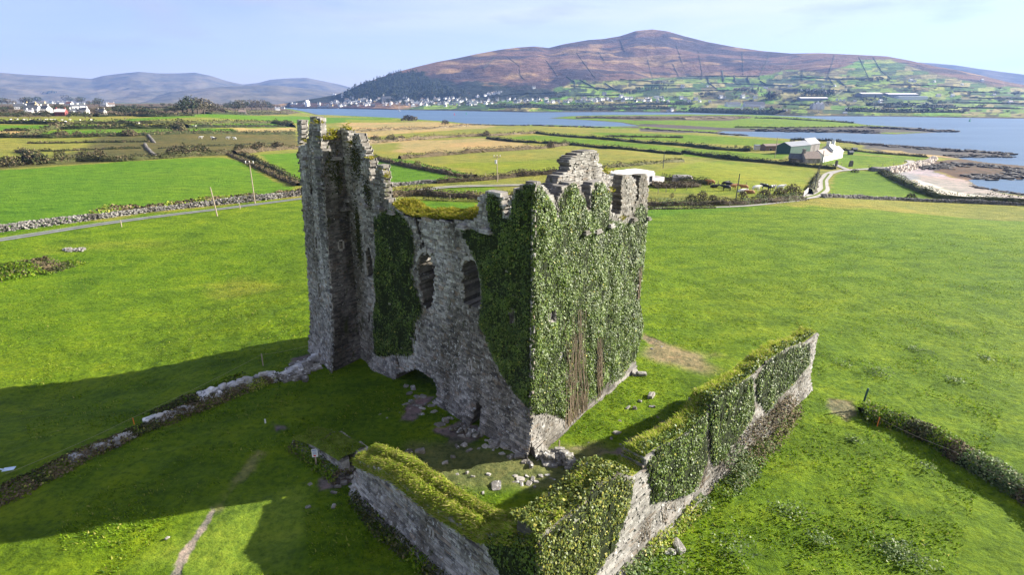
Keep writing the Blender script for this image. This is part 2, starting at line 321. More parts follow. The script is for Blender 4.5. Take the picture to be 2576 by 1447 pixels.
FIELDS = [   # painter's order: colour, outline (photograph), edge softness in metres
 (OL, [(-300, 268), (720, 276), (860, 291), (1250, 314), (1800, 336), (2576, 400), (2700, 560), (1660, 520), (1000, 500), (700, 500), (-300, 620)], 3),
 (BR, [(-300, 262), (700, 270), (760, 284), (500, 292), (-300, 298)], 3),
 (CLOUDSH, [(-300, 345), (745, 338), (755, 372), (560, 392), (-300, 440)], 3),  # olive field, its colour dulled to stand in for cloud shade
 (OL, [(-300, 346), (240, 344), (200, 380), (60, 405), (-300, 440)], 12),
 (BG, [(277, 306), (330, 298), (420, 292), (740, 291), (990, 297), (985, 303), (740, 309), (280, 309)], 2),
 (YG, [(-300, 300), (240, 300), (270, 306), (-300, 310)], 2), (BG, [(-300, 314), (170, 314), (140, 327), (-300, 328)], 2),
 (BG, [(185, 313), (450, 314), (450, 323), (160, 327)], 2), (BG, [(125, 328), (440, 326), (455, 333), (455, 335), (95, 341)], 2),
 (TN, [(-300, 330), (85, 330), (70, 340), (-300, 340)], 2), (BG, [(470, 313), (690, 310), (735, 316), (730, 320), (470, 323)], 2),
 (BG, [(470, 325), (600, 323), (600, 332), (480, 333)], 2), (TN, [(600, 323), (740, 320), (745, 332), (600, 332)], 6),
 (BG, [(-300, 450), (0, 428), (180, 417), (330, 405), (565, 396), (610, 408), (690, 455), (748, 476), (748, 488), (300, 540), (-300, 640)], 1.5),
 (BG, [(655, 388), (760, 384), (1010, 400), (1190, 440), (1100, 462), (975, 470), (750, 462), (700, 440)], 1.5),
 (YG, [(870, 300), (1010, 300), (1010, 306), (870, 308)], 2), (TN, [(860, 308), (1100, 307), (1240, 316), (1230, 322), (1050, 332), (920, 345), (860, 345)], 8),
 (TN, [(905, 358), (1230, 347), (1350, 366), (1360, 370), (1100, 384), (940, 384)], 8), (OL, [(920, 366), (1000, 360), (1010, 388), (930, 396)], 8),
 (OL, [(1010, 395), (1420, 370), (1720, 398), (1960, 415), (1640, 440), (1440, 452), (1200, 436)], 3), (YG, [(1100, 415), (1400, 400), (1560, 430), (1200, 434)], 8),
 (LG, [(1275, 346), (1345, 340), (1550, 355), (1717, 372), (1900, 384), (1860, 388), (1717, 382), (1560, 368), (1410, 360)], 2),
 (YG, [(1350, 332), (1560, 338), (1717, 340), (1717, 348), (1480, 344)], 4), (LG, [(1480, 332), (1717, 338), (1950, 352), (2100, 364), (2000, 372), (1717, 358), (1540, 346)], 3),
 (YG, [(1640, 440), (1800, 404), (2045, 423), (2040, 470), (2030, 492), (1900, 500), (1700, 486), (1560, 470)], 3),
 (BG, [(1000, 505), (1200, 512), (1640, 520), (1900, 515), (2000, 506), (2000, 520), (1620, 545), (1000, 545)], 4),
 (LG, [(960, 480), (1240, 466), (1240, 480), (990, 496)], 2),
 (LG, [(1717, 375), (1990, 388), (1970, 400), (1800, 398), (1717, 392)], 2),
 (LG, [(2100, 385), (2280, 400), (2270, 412), (2240, 420), (2150, 424), (2050, 412), (2120, 396)], 1.5), (LG, [(2130, 378), (2380, 398), (2300, 402), (2120, 384)], 3),
 (LG, [(2082, 492), (2100, 440), (2130, 430), (2210, 430), (2270, 462), (2350, 500), (2200, 500)], 1.5),
 (BR, [(1440, 293), (1600, 291), (1800, 291), (1900, 293), (1840, 303), (1600, 303)], 4), (LG, [(1860, 304), (1900, 296), (2000, 298), (2090, 306), (2160, 318), (2000, 322), (1850, 318)], 2), (LG, [(1740, 308), (1850, 307), (1830, 314), (1740, 313)], 2),
 (MUD, [(1540, 319), (1609, 317), (1717, 324), (1930, 331), (2060, 334), (2190, 336), (2374, 332), (2300, 321), (2190, 318), (2100, 321), (1950, 323), (1820, 321), (1717, 315), (1609, 312), (1609, 330), (1717, 334), (1808, 336)], 3),
 (MUD, [(2150, 360), (2217, 365), (2474, 380), (2540, 390), (2410, 398), (2300, 394), (2180, 376)], 4), (WEEDB, [(2280, 420), (2420, 400), (2484, 409), (2700, 425), (2700, 452), (2437, 455), (2370, 435)], 2),
 (SHING, [(2215, 425), (2290, 414), (2370, 438), (2420, 452), (2437, 470), (2340, 470), (2300, 480), (2250, 455)], 1.5), (WETS, [(2300, 440), (2380, 445), (2437, 452), (2450, 465), (2530, 488), (2700, 508), (2600, 512), (2420, 495), (2330, 462)], 2),
 (SAND, [(2270, 452), (2310, 452), (2400, 482), (2520, 500), (2700, 516), (2760, 545), (2576, 516), (2400, 500), (2310, 478)], 1.5),
 (TN, [(2190, 372), (2300, 386), (2400, 396), (2290, 394)], 4),
 (LG, [(-300, 640), (0, 606), (300, 560), (760, 504), (800, 900), (-300, 1100)], 3), (YG, [(100, 640), (250, 600), (450, 600), (420, 625), (250, 640)], 6), (YG, [(470, 715), (600, 700), (640, 730), (560, 750)], 4),
]
PATCH = [   # bare earth and worn grass round the ruin
 (DIRT, [(1085, 1085), (1130, 1075), (1165, 1060), (1210, 1075), (1215, 1100), (1190, 1110), (1165, 1130), (1150, 1145), (1110, 1140), (1120, 1120), (1130, 1105)], .25),
 (DIRT, [(1015, 1035), (1040, 1005), (1090, 1000), (1065, 1030), (1040, 1062), (1005, 1060)], .3), (DIRT, [(685, 1068), (715, 1075), (722, 1082), (695, 1088)], .3),
 ((.135, .195, .016), [(480, 1262), (600, 1250), (760, 1240), (780, 1450), (300, 1450)], 2.),
 ((.17, .18, .05), [(598, 1190), (650, 1130), (662, 1138), (612, 1210), (556, 1290), (540, 1284)], .5), ((.29, .235, .18), [(532, 1280), (544, 1286), (524, 1322), (484, 1385), (455, 1450), (428, 1450), (456, 1392), (490, 1345), (515, 1310)], .14),
 (DIRT, [(1410, 1125), (1460, 1128), (1540, 1138), (1600, 1100), (1700, 1050), (1780, 1010), (1790, 1030), (1650, 1110), (1590, 1145), (1500, 1150), (1410, 1140)], .4),
 ((.19, .155, .085), [(1612, 838), (1628, 840), (1680, 868), (1688, 880), (1650, 874), (1615, 850)], .4), ((.2, .17, .08), [(1680, 870), (1800, 890), (1760, 930), (1640, 900)], 2),
 ((.17, .155, .075), [(2085, 1005), (2150, 1010), (2155, 1050), (2130, 1065), (2095, 1040)], .5),
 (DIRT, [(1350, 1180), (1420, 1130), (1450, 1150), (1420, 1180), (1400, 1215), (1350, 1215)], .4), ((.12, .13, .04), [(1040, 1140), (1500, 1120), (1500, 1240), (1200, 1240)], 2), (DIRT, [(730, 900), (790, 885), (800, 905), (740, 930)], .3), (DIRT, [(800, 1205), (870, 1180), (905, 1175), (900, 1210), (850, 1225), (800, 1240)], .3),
]
LANES = [   # gravel lanes: points, width in metres
 ([(-250, 640), (0, 605), (200, 571), (400, 545), (600, 520), (760, 500)], 2.3, 'tar'),
 ([(975, 492), (1120, 470), (1270, 468), (1400, 464), (1560, 455), (1660, 462)], 3.2, 'grav'),
 ([(1640, 522), (1760, 521), (1880, 517), (1990, 506), (2050, 494), (2072, 478), (2070, 455), (2083, 438), (2105, 430), (2160, 427), (2240, 423), (2280, 416), (2298, 408), (2285, 404)], 3.2, 'grav'),
 ([(2130, 427), (2118, 422), (2100, 414)], 2.2, 'grav')]
def build_ground():
    rr = np.concatenate([[0.5], np.geomspace(9, 26, 14)[:-1], np.geomspace(26, 75, 190)[:-1], np.geomspace(75, 2700, 430)])
    aa = np.concatenate([np.linspace(-180, -62, 40)[:-1], np.linspace(-62, 62, 1150), np.linspace(62, 180, 40)[1:]])
    Rg, Ag = np.meshgrid(rr, np.radians(aa), indexing='ij'); X = Rg * np.sin(Ag); Y = Rg * np.cos(Ag)
    Z = land(X, Y)
    near = 1 - smooth((Rg - 60) / 60)
    Z = Z + near * ((fbm(X / 3.1, Y / 3.1, 11, 3) - .5) * .38 + (fbm(X / .9, Y / .9, 17, 2) - .5) * .14)
    C = np.empty(X.shape + (3,)); C[:] = LG
    gr = np.ones(X.shape)
    def paint(col, poly, soft, g):
        bx = [p[0] for p in poly]; by = [p[1] for p in poly]; m = 4 * soft + 3
        sel = (X > min(bx) - m) & (X < max(bx) + m) & (Y > min(by) - m) & (Y < max(by) + m)
        x, y = X[sel], Y[sel]
        d = polydist(x, y, poly); d = np.where(inpoly(x, y, poly), d, -d) + (fbm(x / (soft * 2.2), y / (soft * 2.2), 31, 3) - .5) * soft * 2.2
        w = smooth(d / soft + .5)
        C[sel] = C[sel] * (1 - w[:, None]) + np.array(col) * w[:, None]; gr[sel] = gr[sel] * (1 - w) + g * w
    for col, poly, soft in FIELDS:
        paint(col, [G(*p)[:2] for p in poly], soft, 0. if col in (SAND, MUD, WEEDB, SHING, WETS) else 1.)
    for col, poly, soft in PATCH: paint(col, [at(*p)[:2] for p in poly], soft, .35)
    d = polydist(X, Y, WATER); d = np.where(inpoly(X, Y, WATER), -d, d); w = smooth((3.5 + .004 * Rg - d) / 4) * (gr > .5)
    C = C * (1 - w[..., None]) + np.array(MUD) * w[..., None]; gr = gr * (1 - w)
    nr, na = X.shape; idx = np.arange(nr * na).reshape(nr, na)
    Fc = np.stack([idx[:-1, :-1], idx[:-1, 1:], idx[1:, 1:], idx[1:, :-1]], -1).reshape(-1, 4)
    ce = np.concatenate([C, np.ones(X.shape + (1,))], -1)
    m, nt, b = newmat('ground'); L = nt.links.new
    a = nt.nodes.new('ShaderNodeAttribute'); a.attribute_name = 'field'; g = nt.nodes.new('ShaderNodeAttribute'); g.attribute_name = 'grassy'
    n1 = noisen(nt, .22, 6, .62, sc=(1, 1.6, 1)); r1 = ramp(nt, [(.28, (.5, .58, .62)), (.5, (1, 1, 1)), (.72, (1.55, 1.3, 1.4))]); L(n1.outputs['Fac'], r1.inputs[0])
    n2 = noisen(nt, 2.3, 5, .7); r2 = ramp(nt, [(.3, (.42, .5, .5)), (.5, (1, 1, 1)), (.72, (1.5, 1.32, 1.35))]); L(n2.outputs['Fac'], r2.inputs[0])
    n3 = noisen(nt, .018, 5, .6); r3 = ramp(nt, [(.3, (.78, .9, .9)), (.5, (1, 1, 1)), (.7, (1.28, 1.06, 1.1))]); L(n3.outputs['Fac'], r3.inputs[0])
    c = mixc(nt, 1., a.outputs['Color'], r1.outputs[0], 'MULTIPLY'); c = mixc(nt, 1., c, r2.outputs[0], 'MULTIPLY'); c = mixc(nt, 1., c, r3.outputs[0], 'MULTIPLY')
    L(c, b.inputs['Base Color']); b.inputs['Roughness'].default_value = .9; b.inputs['Specular IOR Level'].default_value = .12
    nb = noisen(nt, 1.1, 7, .72, sc=(1, 1.35, 1)); ma = nt.nodes.new('ShaderNodeMath'); ma.operation = 'MULTIPLY_ADD'; ma.inputs[1].default_value = .85; ma.inputs[2].default_value = .15
    L(g.outputs['Fac'], ma.inputs[0]); mm = nt.nodes.new('ShaderNodeMath'); mm.operation = 'MULTIPLY'; L(nb.outputs['Fac'], mm.inputs[0]); L(ma.outputs[0], mm.inputs[1])
    bump(nt, b, mm.outputs[0], 1., .75)
    o = mesh('ground', np.stack([X, Y, Z], -1).reshape(-1, 3), Fc, m, smoothed=True, attrs={'field': ('FLOAT_COLOR', ce), 'grassy': ('FLOAT', gr)})
    tag(o, kind='structure')
build_ground()
def build_water():
    m, nt, b = newmat('sea_water'); b.inputs['Base Color'].default_value = (.035, .10, .24, 1); b.inputs['Roughness'].default_value = .38; b.inputs['IOR'].default_value = 1.33
    b.inputs['Specular IOR Level'].default_value = .5
    n = noisen(nt, .35, 6, .65, sc=(.6, 1, 1)); bump(nt, b, n.outputs['Fac'], .5, .6)
    n2 = noisen(nt, .012, 5, .6, sc=(.5, 1.6, 1)); r = ramp(nt, [(.3, (.04, .085, .15)), (.6, (.065, .12, .19)), (.75, (.12, .17, .235))]); nt.links.new(n2.outputs['Fac'], r.inputs[0]); nt.links.new(r.outputs[0], b.inputs['Base Color'])
    s = 9500
    tag(mesh('sea_water', [(-s, 120, SEA), (s, 120, SEA), (s, s, SEA), (-s, s, SEA)], np.array([[0, 1, 2, 3]]), m), kind='structure')
build_water()
def strip(name, pts, width, m, lift=.03):
    P = []; pts = [G(*p) if len(p) == 2 else np.array(p) for p in pts]
    Q = []
    for a, b in zip(pts[:-1], pts[1:]):
        n = max(2, int(np.linalg.norm(b - a) / 2.5))
        for i in range(n): Q.append(a + (b - a) * i / n)
    Q.append(pts[-1]); Q = np.array(Q)[:, :2]
    for _ in range(5): Q[1:-1] = (Q[:-2] + 2 * Q[1:-1] + Q[2:]) / 4
    T = np.gradient(Q, axis=0); T /= np.linalg.norm(T, axis=1)[:, None]; Nn = np.stack([-T[:, 1], T[:, 0]], 1)
    rows = []
    for k, u in enumerate((-1, -.55, 0, .55, 1)):
        wv = width / 2 * u * (1 + .22 * (vn(np.arange(len(Q)) * .6, np.full(len(Q), k * 7.3), 4) - .5)); p = Q + Nn * wv[:, None]
        z = np.maximum(land(p[:, 0], p[:, 1]), SEA) + lift + .05 + np.where(np.hypot(p[:, 0], p[:, 1]) > 150, .12, 0); rows.append(np.c_[p, z])
    V = np.concatenate(rows); n = len(Q); Fc = [(k * n + i, k * n + i + 1, (k + 1) * n + i + 1, (k + 1) * n + i) for k in range(4) for i in range(n - 1)]
    mi = [0 if k in (0, 3) else 0 for k in range(4) for i in range(n - 1)]
    return tag(mesh(name, V, np.array(Fc), m, smoothed=True), kind='structure')
for pts, w, k in LANES: strip('road', pts, w, M_TAR if k == 'tar' else M_ROAD)
strip('path', [(-250, 640), (0, 605), (200, 571), (400, 545), (600, 520), (760, 500)], .3, MAT['turf_soil'], .07)
strip('path', [(1660, 462), (1560, 455), (1400, 464), (1270, 468), (1120, 470), (975, 492)], .6, MAT['turf_soil'], .07)
strip('path', [(1640, 522), (1760, 521), (1880, 517), (1990, 506)], 1.0, MAT['turf_soil'], .07)
strip('path', [(1995, 506), (2052, 494), (2074, 478), (2072, 455), (2085, 438)], .7, MAT['turf_soil'], .07)
def build_hills():
    m, nt, b = newmat('hillside'); a = nt.nodes.new('ShaderNodeAttribute'); a.attribute_name = 'field'
    n = noisen(nt, .03, 7, .68, sc=(.5, 1, 2.2)); r = ramp(nt, [(.28, (.42, .46, .5)), (.5, (1, 1, 1)), (.74, (1.5, 1.4, 1.25))]); nt.links.new(n.outputs['Fac'], r.inputs[0])
    nt.links.new(mixc(nt, 1., a.outputs['Color'], r.outputs[0], 'MULTIPLY'), b.inputs['Base Color']); b.inputs['Roughness'].default_value = .95; b.inputs['Specular IOR Level'].default_value = .1
    nb = noisen(nt, .02, 6, .7); bump(nt, b, nb.outputs['Fac'], 1., 16)
    q = np.linspace(qe(540, 262)[0], qe(2890, 262)[0], 620); t = np.concatenate([np.linspace(0, .2, 70)[:-1], np.linspace(.2, 1, 150), [1.1, 1.3]])
    Q, T = np.meshgrid(q, t, indexing='ij'); R0 = curve(FQ, Q); R1 = curve(RDQ, Q); r = R0 + (R1 - R0) * T; Y = r / np.sqrt(1 + Q * Q); X = Y * Q
    Z = hill(X, np.maximum(Y, 201)); Z[:, 0] = SEA - 1; Z = np.maximum(Z, -9)
    # surface cover, laid out on the hill itself
    d = Y * ct - (Z - H) * st; PX = CX + F * X / d; PY = CY - F * (Y * st + (Z - H) * ct) / d
    heath = np.array((.125, .072, .048)); heath2 = np.array((.052, .036, .034)); C = np.empty(X.shape + (3,)); C[:] = heath
    w = smooth((fbm(X / 260, Y / 120, 41, 5) - .47) * 8)[..., None]; C = C * (1 - w) + heath2 * w
    w = smooth((fbm(X / 150 + 9, Y / 90, 47, 5) - .58) * 9)[..., None]; C = C * (1 - w) + np.array((.22, .14, .07)) * w
    # enclosed fields below the heath
    top = curve([(860, 300), (1180, 240), (1330, 232), (1420, 214), (1440, 198), (1560, 200), (1717, 190), (1900, 192), (1990, 172), (2080, 180), (2160, 150), (2240, 148), (2330, 178), (2450, 205), (2600, 222), (2900, 250)], PX) + (fbm(PX / 30, PY / 10, 51, 3) - .5) * 8
    cx = np.floor(PX / 41 + .5 * np.floor(PY / 11)); cy = np.floor(PY / 10.5 + .25 * np.sin(PX / 90)); hsh = _h(cx, cy, 71); h2 = _h(cx, cy, 75)
    pal = np.array([(.10, .19, .02), (.15, .22, .03), (.19, .22, .045), (.24, .21, .08), (.06, .11, .022), (.11, .095, .04), (.045, .07, .026)])
    fc = pal[np.minimum((hsh * 7).astype(int), 6)] * (.8 + .4 * h2)[..., None]
    w = smooth((PY - top) / 5)[..., None]; C = C * (1 - w) + fc * w
    fo = curve([(600, 262), (860, 260), (1180, 258), (1400, 248), (1440, 240), (1450, 300), (2900, 300)], PX)      # dark wooded slope over the town
    ft = curve([(600, 250), (870, 225), (900, 208), (1000, 180), (1050, 176), (1150, 205), (1300, 213), (1430, 225), (1440, 300), (2900, 300)], PX) + (fbm(PX / 25, PY / 9, 57, 4) - .5) * 26
    w = (smooth((PY - ft) / 6) * smooth((fo - PY) / 4))[..., None]; C = C * (1 - w) + np.array((.026, .032, .022)) * w
    w = smooth((vn(PX / 9, PY / 3.5, 61) - .55) * 6)[..., None] * smooth((PY - top) / 6)[..., None] * (.35 + .65 * smooth((fbm(PX / 60, PY / 14, 63, 2) - .42) * 7))[..., None]; C = C * (1 - w * .85) + np.array((.03, .036, .018)) * w * .85
    shore = curve(FSH, PX); w = smooth((PY - shore + 3.2) / 1.6)[..., None]; C = C * (1 - w) + np.array((.07, .055, .04)) * w
    ce = np.concatenate([C, np.ones(X.shape + (1,))], -1)
    na, nr = X.shape; idx = np.arange(na * nr).reshape(na, nr); Fc = np.stack([idx[:-1, :-1], idx[1:, :-1], idx[1:, 1:], idx[:-1, 1:]], -1).reshape(-1, 4)
    tag(mesh('hill', np.stack([X, Y, Z], -1).reshape(-1, 3), Fc, m, smoothed=True, attrs={'field': ('FLOAT_COLOR', ce)}), kind='structure')
    # mountains
    mm, nt, b = newmat('mountain'); n = noisen(nt, .0035, 8, .68, sc=(1, 1, 2)); rp = ramp(nt, [(.3, (.05, .05, .04)), (.5, (.115, .10, .065)), (.72, (.19, .15, .10))]); nt.links.new(n.outputs['Fac'], rp.inputs[0]); nt.links.new(rp.outputs[0], b.inputs['Base Color'])
    b.inputs['Roughness'].default_value = 1; b.inputs['Specular IOR Level'].default_value = 0
    nb = noisen(nt, .006, 6, .6); bump(nt, b, nb.outputs['Fac'], .7, 30)
    for nm, prof, Rb, Rr in (('mountain', [(-500, 200), (-250, 190), (0, 182), (60, 187), (110, 190), (180, 194), (230, 198), (260, 190), (300, 185), (350, 180), (400, 184), (450, 184), (490, 182), (530, 190), (570, 203), (610, 212), (650, 208), (680, 200), (720, 197), (770, 195), (810, 203), (850, 211), (900, 224), (980, 232), (1100, 240)], 5200, 8600),
                             ('mountain', [(330, 262), (380, 246), (430, 231), (500, 223), (560, 218), (640, 214), (700, 215), (760, 221), (820, 229), (870, 233), (960, 246), (1050, 256)], 4300, 6300),
                             ('mountain', [(2150, 180), (2230, 160), (2290, 155), (2340, 158), (2400, 163), (2460, 172), (2520, 180), (2576, 187), (2700, 200), (2900, 220)], 4300, 6200)):
        pq = [qe(*p) for p in prof]; q = np.linspace(pq[0][0], pq[-1][0], 260); t = np.concatenate([np.linspace(0, 1, 70), [1.15]])
        Q, T = np.meshgrid(q, t, indexing='ij'); r = Rb + (Rr - Rb) * T; Y = r / np.sqrt(1 + Q * Q); X = Y * Q; zr = H + curve(pq, Q) * Rr
        tt = np.clip(T, 0, 1)
        gul = np.abs(fbm(X / 900, Y / 900, 83, 5) - .5) * 2
        Z = -8 + (zr + 8) * tt ** 1.35 - np.maximum(zr, 0) * .55 * gul * (4 * tt * (1 - tt)) ** .9; Z = np.where(T > 1, zr * .5, Z)
        na, nr = X.shape; idx = np.arange(na * nr).reshape(na, nr); Fc = np.stack([idx[:-1, :-1], idx[1:, :-1], idx[1:, 1:], idx[:-1, 1:]], -1).reshape(-1, 4)
        tag(mesh(nm, np.stack([X, Y, Z], -1).reshape(-1, 3), Fc, mm, smoothed=True), kind='structure')
build_hills()
# ------------------------------------------------------------------ masonry
class Wall:
    """a wall plane: origin A, towards B, leaning by `lean` metres (horizontal) per metre of height"""
    def __init__(s, A, B, lean=(0, 0), flip=False):
        s.A = np.array([A[0], A[1], 0.]); d = np.array([B[0] - A[0], B[1] - A[1], 0.]); s.L = np.linalg.norm(d); s.U = d / s.L
        s.up = np.array([lean[0], lean[1], 1.]); n = np.cross(s.U, s.up); n /= np.linalg.norm(n)
        s.N = -n if flip else n
    def px(s, x, y):
        n = np.cross(s.U, s.up); r = ray(x, y); t = np.dot(s.A - EYE, n) / np.dot(r, n); p = EYE + r * t - s.A
        z = p[2]; return float(np.dot(p - z * s.up, s.U)), float(z)
    def pts(s, lst): return [s.px(*p) for p in lst]
    def P(s, u, z, d=0.):
        u = np.asarray(u, float); z = np.asarray(z, float); d = np.asarray(d, float)
        return s.A + u[..., None] * s.U + z[..., None] * s.up + d[..., None] * s.N
def runs_of(u0, u1, z, outline, holes, rag, seed, ds=.1):
    us = np.arange(u0, u1, ds) + ds / 2
    zz = np.full(us.shape, z)
    j = (vn(us * .0 + z * 37.1, us * .0, seed) - .5) * 2 * rag
    ok = inpoly(us + j, zz, outline)
    for h in holes:
        j2 = (_h(np.array([int(z * 100)]), np.array([3]), seed + 5)[0] - .5) * rag * 1.1
        ok &= ~inpoly(us + j2, zz, h)
    k = np.diff(np.concatenate([[0], ok.astype(int), [0]])); return [(us[a] - ds / 2, us[b - 1] + ds / 2) for a, b in zip(np.nonzero(k == 1)[0], np.nonzero(k == -1)[0]) if us[b - 1] - us[a] > .12]
HEXF = np.array([(3, 2, 1, 0), (4, 5, 6, 7), (0, 1, 5, 4), (1, 2, 6, 5), (2, 3, 7, 6), (3, 0, 4, 7)])
def masonry(name, parent, w, outline, holes=(), thick=1.6, mat=None, rag=.16, seed=1, hrow=(.09, .24), wrow=(.16, .48), ztop=None, thin=.7, back=True, relief=.05, flare=None, core=None, zmin=-.5, lim=(-1e9, 1e9), blim=(-1e9, 1e9)):
    """stone wall: one rough core slab per course and separate face stones in random courses"""
    r = np.random.default_rng(seed); us = [p[0] for p in outline]; u0, u1 = min(us) - .3, max(us) + .3; z = zmin; zmax = max(p[1] for p in outline)
    V = []; Q = []; n = 0; mi = []
    fl = flare or (lambda u, z: np.zeros(np.shape(u)))
    while z < zmax:
        h = r.uniform(*hrow)
        for a, b in runs_of(u0, u1, z + h / 2, outline, holes, rag, seed):
            a += r.uniform(-.07, .03); b += r.uniform(-.03, .07); T = thin if (ztop is not None and z > ztop) else thick
            f0 = float(np.mean(fl(np.array([a, b]), np.array([z, z]))))
            # core, cut in a few lengths so that it is uneven
            ca, cb = max(a, lim[0]), min(b, lim[1]); L = cb - ca; k = max(1, int(L / 1.4)); cu = np.linspace(ca, cb, k + 1)
            if L < .05: k = 0
            for i in range(k):
                c0, c1 = cu[i] - .002 * i, cu[i + 1]; df = -.04 - r.uniform(0, .02) + f0; db = -T + r.uniform(-.05, .05)
                U = np.array([c0, c1, c1, c0, c0, c1, c1, c0]); Z = np.array([z, z, z, z, z + h + .004, z + h + .004, z + h + .004, z + h + .004]); D = np.array([df, df, db, db, df, df, db, db])
                V.append(w.P(U, Z, D)); Q.append(HEXF + n); n += 8; mi += [1] * 6
            for side in ((0, 1) if back else (0,)):
                u = a - r.uniform(0, .1)
                while u < b - .06:
                    ww = r.uniform(*wrow) * (1 + 1.0 * (h - hrow[0]) / (hrow[1] - hrow[0] + 1e-6) * .4); e = min(u + ww, b + r.uniform(-.02, .06))
                    if b - e < .14: e = b + r.uniform(-.01, .04)
                    if side and not (blim[0] < u and e < blim[1]): u = e + .004; continue
                    g = r.uniform(.01, .026); jj = r.uniform(-.02, .02, 8); o = r.uniform(0, relief) + (r.random() < .05) * r.uniform(.02, .07); f1 = float(fl(np.array([(u + e) / 2]), np.array([z]))[0])
                    U = np.array([u, e, e, u, u + g + jj[0], e - g + jj[1], e - g + jj[2], u + g + jj[3]])
                    Z = np.array([z, z, z + h, z + h, z + g * .6 + jj[4], z + g * .6 + jj[5], z + h - g * .6 + jj[6], z + h - g * .6 + jj[7]])
                    D = np.array([-.05] * 4 + [o + jj[0], o + jj[2], o + jj[4], o + jj[6]]) + f1
                    if side: D = -T - D; q = HEXF[1:, ::-1]
                    else: q = HEXF[1:]
                    V.append(w.P(U, Z, D)); Q.append(q + n); n += 8; mi += [0] * 5; u = e + .004
        z += h
    return mesh(name, np.concatenate(V), np.concatenate(Q), [mat or M_STONE, core or M_CORE], parent, mi=mi)
def slab(mb, w, u, z, d, su, sz, sd, m=0):
    U = np.array([-1, 1, 1, -1] * 2) * su / 2 + u; Z = np.array([-1] * 4 + [1] * 4) * sz / 2 + z; D = np.array([1, 1, -1, -1] * 2) * sd / 2 + d
    mb.add(w.P(U, Z, D), [tuple(f) for f in HEXF], m)
def dressed(name, parent, w, pts, width=.16, proud=.05, depth=.35, closed=True):
    """ring of cut stones round an opening"""
    mb = MB(); p = [np.array(k) for k in pts]; c = np.mean(p, 0); n = len(p)
    for i in range(n if closed else n - 1):
        a, b = p[i], p[(i + 1) % n]; L = np.linalg.norm(b - a); k = max(1, int(round(L / .42)))
        t = (b - a) / (L + 1e-9); nn = np.array([-t[1], t[0]]);
        if np.dot(nn, (a + b) / 2 - c) < 0: nn = -nn
        for j in range(k):
            q0 = a + (b - a) * (j + .02) / k; q1 = a + (b - a) * (j + .98) / k; wd = width * random.uniform(.75, 1.35); pr = proud + random.uniform(0, .02)
            o = [q0, q1, q1 + nn * wd, q0 + nn * wd]; U = np.array([k_[0] for k_ in o] * 2); Z = np.array([k_[1] for k_ in o] * 2); D = np.array([-depth] * 4 + [pr] * 4)
            mb.add(w.P(U, Z, D), [tuple(f) for f in HEXF])
    return mb.build(name, M_DRESS, parent)
# ------------------------------------------------------------------ scattered leaves and blades
def leaves(P, Nn, size, r, flat=.6, aspect=.8, droop=.0):
    """kite shaped leaves at points P facing Nn, tilted at random"""
    n = len(P); D = Nn + r.normal(0, flat, (n, 3)); D /= np.linalg.norm(D, axis=1)[:, None] + 1e-9
    T = np.cross(D, r.normal(0, 1, (n, 3))); T += np.array([0, 0, -droop]); T -= D * np.sum(T * D, 1)[:, None]; T /= np.linalg.norm(T, axis=1)[:, None] + 1e-9; B = np.cross(D, T)
    s = np.asarray(size)[:, None] if hasattr(size, '__len__') else size
    V = np.stack([P - T * s * .5, P + B * s * .5 * aspect - T * s * .1, P + T * s * .6, P - B * s * .5 * aspect - T * s * .1], 1)
    return V.reshape(-1, 3), np.arange(n * 4).reshape(-1, 4)
def blades(P, h, r, wd=.02, lean=.5, dirn=None):
    n = len(P); a = r.uniform(0, 6.283, n); X = np.stack([np.cos(a), np.sin(a), np.zeros(n)], 1); l = r.normal(0, lean, (n, 3)) * h[:, None]; l[:, 2] = 0
    if dirn is not None: l += np.asarray(dirn) * h[:, None]
    up = np.array([0, 0, 1.]) * h[:, None]; w2 = (h * wd)[:, None] if not hasattr(wd, '__len__') else wd[:, None]
    V = np.stack([P - X * w2, P + X * w2, P + X * w2 * .5 + up * .62 + l * .4, P + up * .9 + l], 1)
    return V.reshape(-1, 3), np.arange(n * 4).reshape(-1, 4)
def sample_poly(poly, n, r, holes=()):
    xs = [p[0] for p in poly]; ys = [p[1] for p in poly]; out = []; c = 0
    while c < n:
        x = r.uniform(min(xs), max(xs), n * 2); y = r.uniform(min(ys), max(ys), n * 2); k = inpoly(x, y, poly)
        for h in holes: k &= ~inpoly(x, y, h)
        out.append(np.c_[x[k], y[k]]); c += k.sum()
    return np.concatenate(out)[:n]
def area(poly):
    a = 0
    for i in range(len(poly)): a += poly[i - 1][0] * poly[i][1] - poly[i][0] * poly[i - 1][1]
    return abs(a) / 2
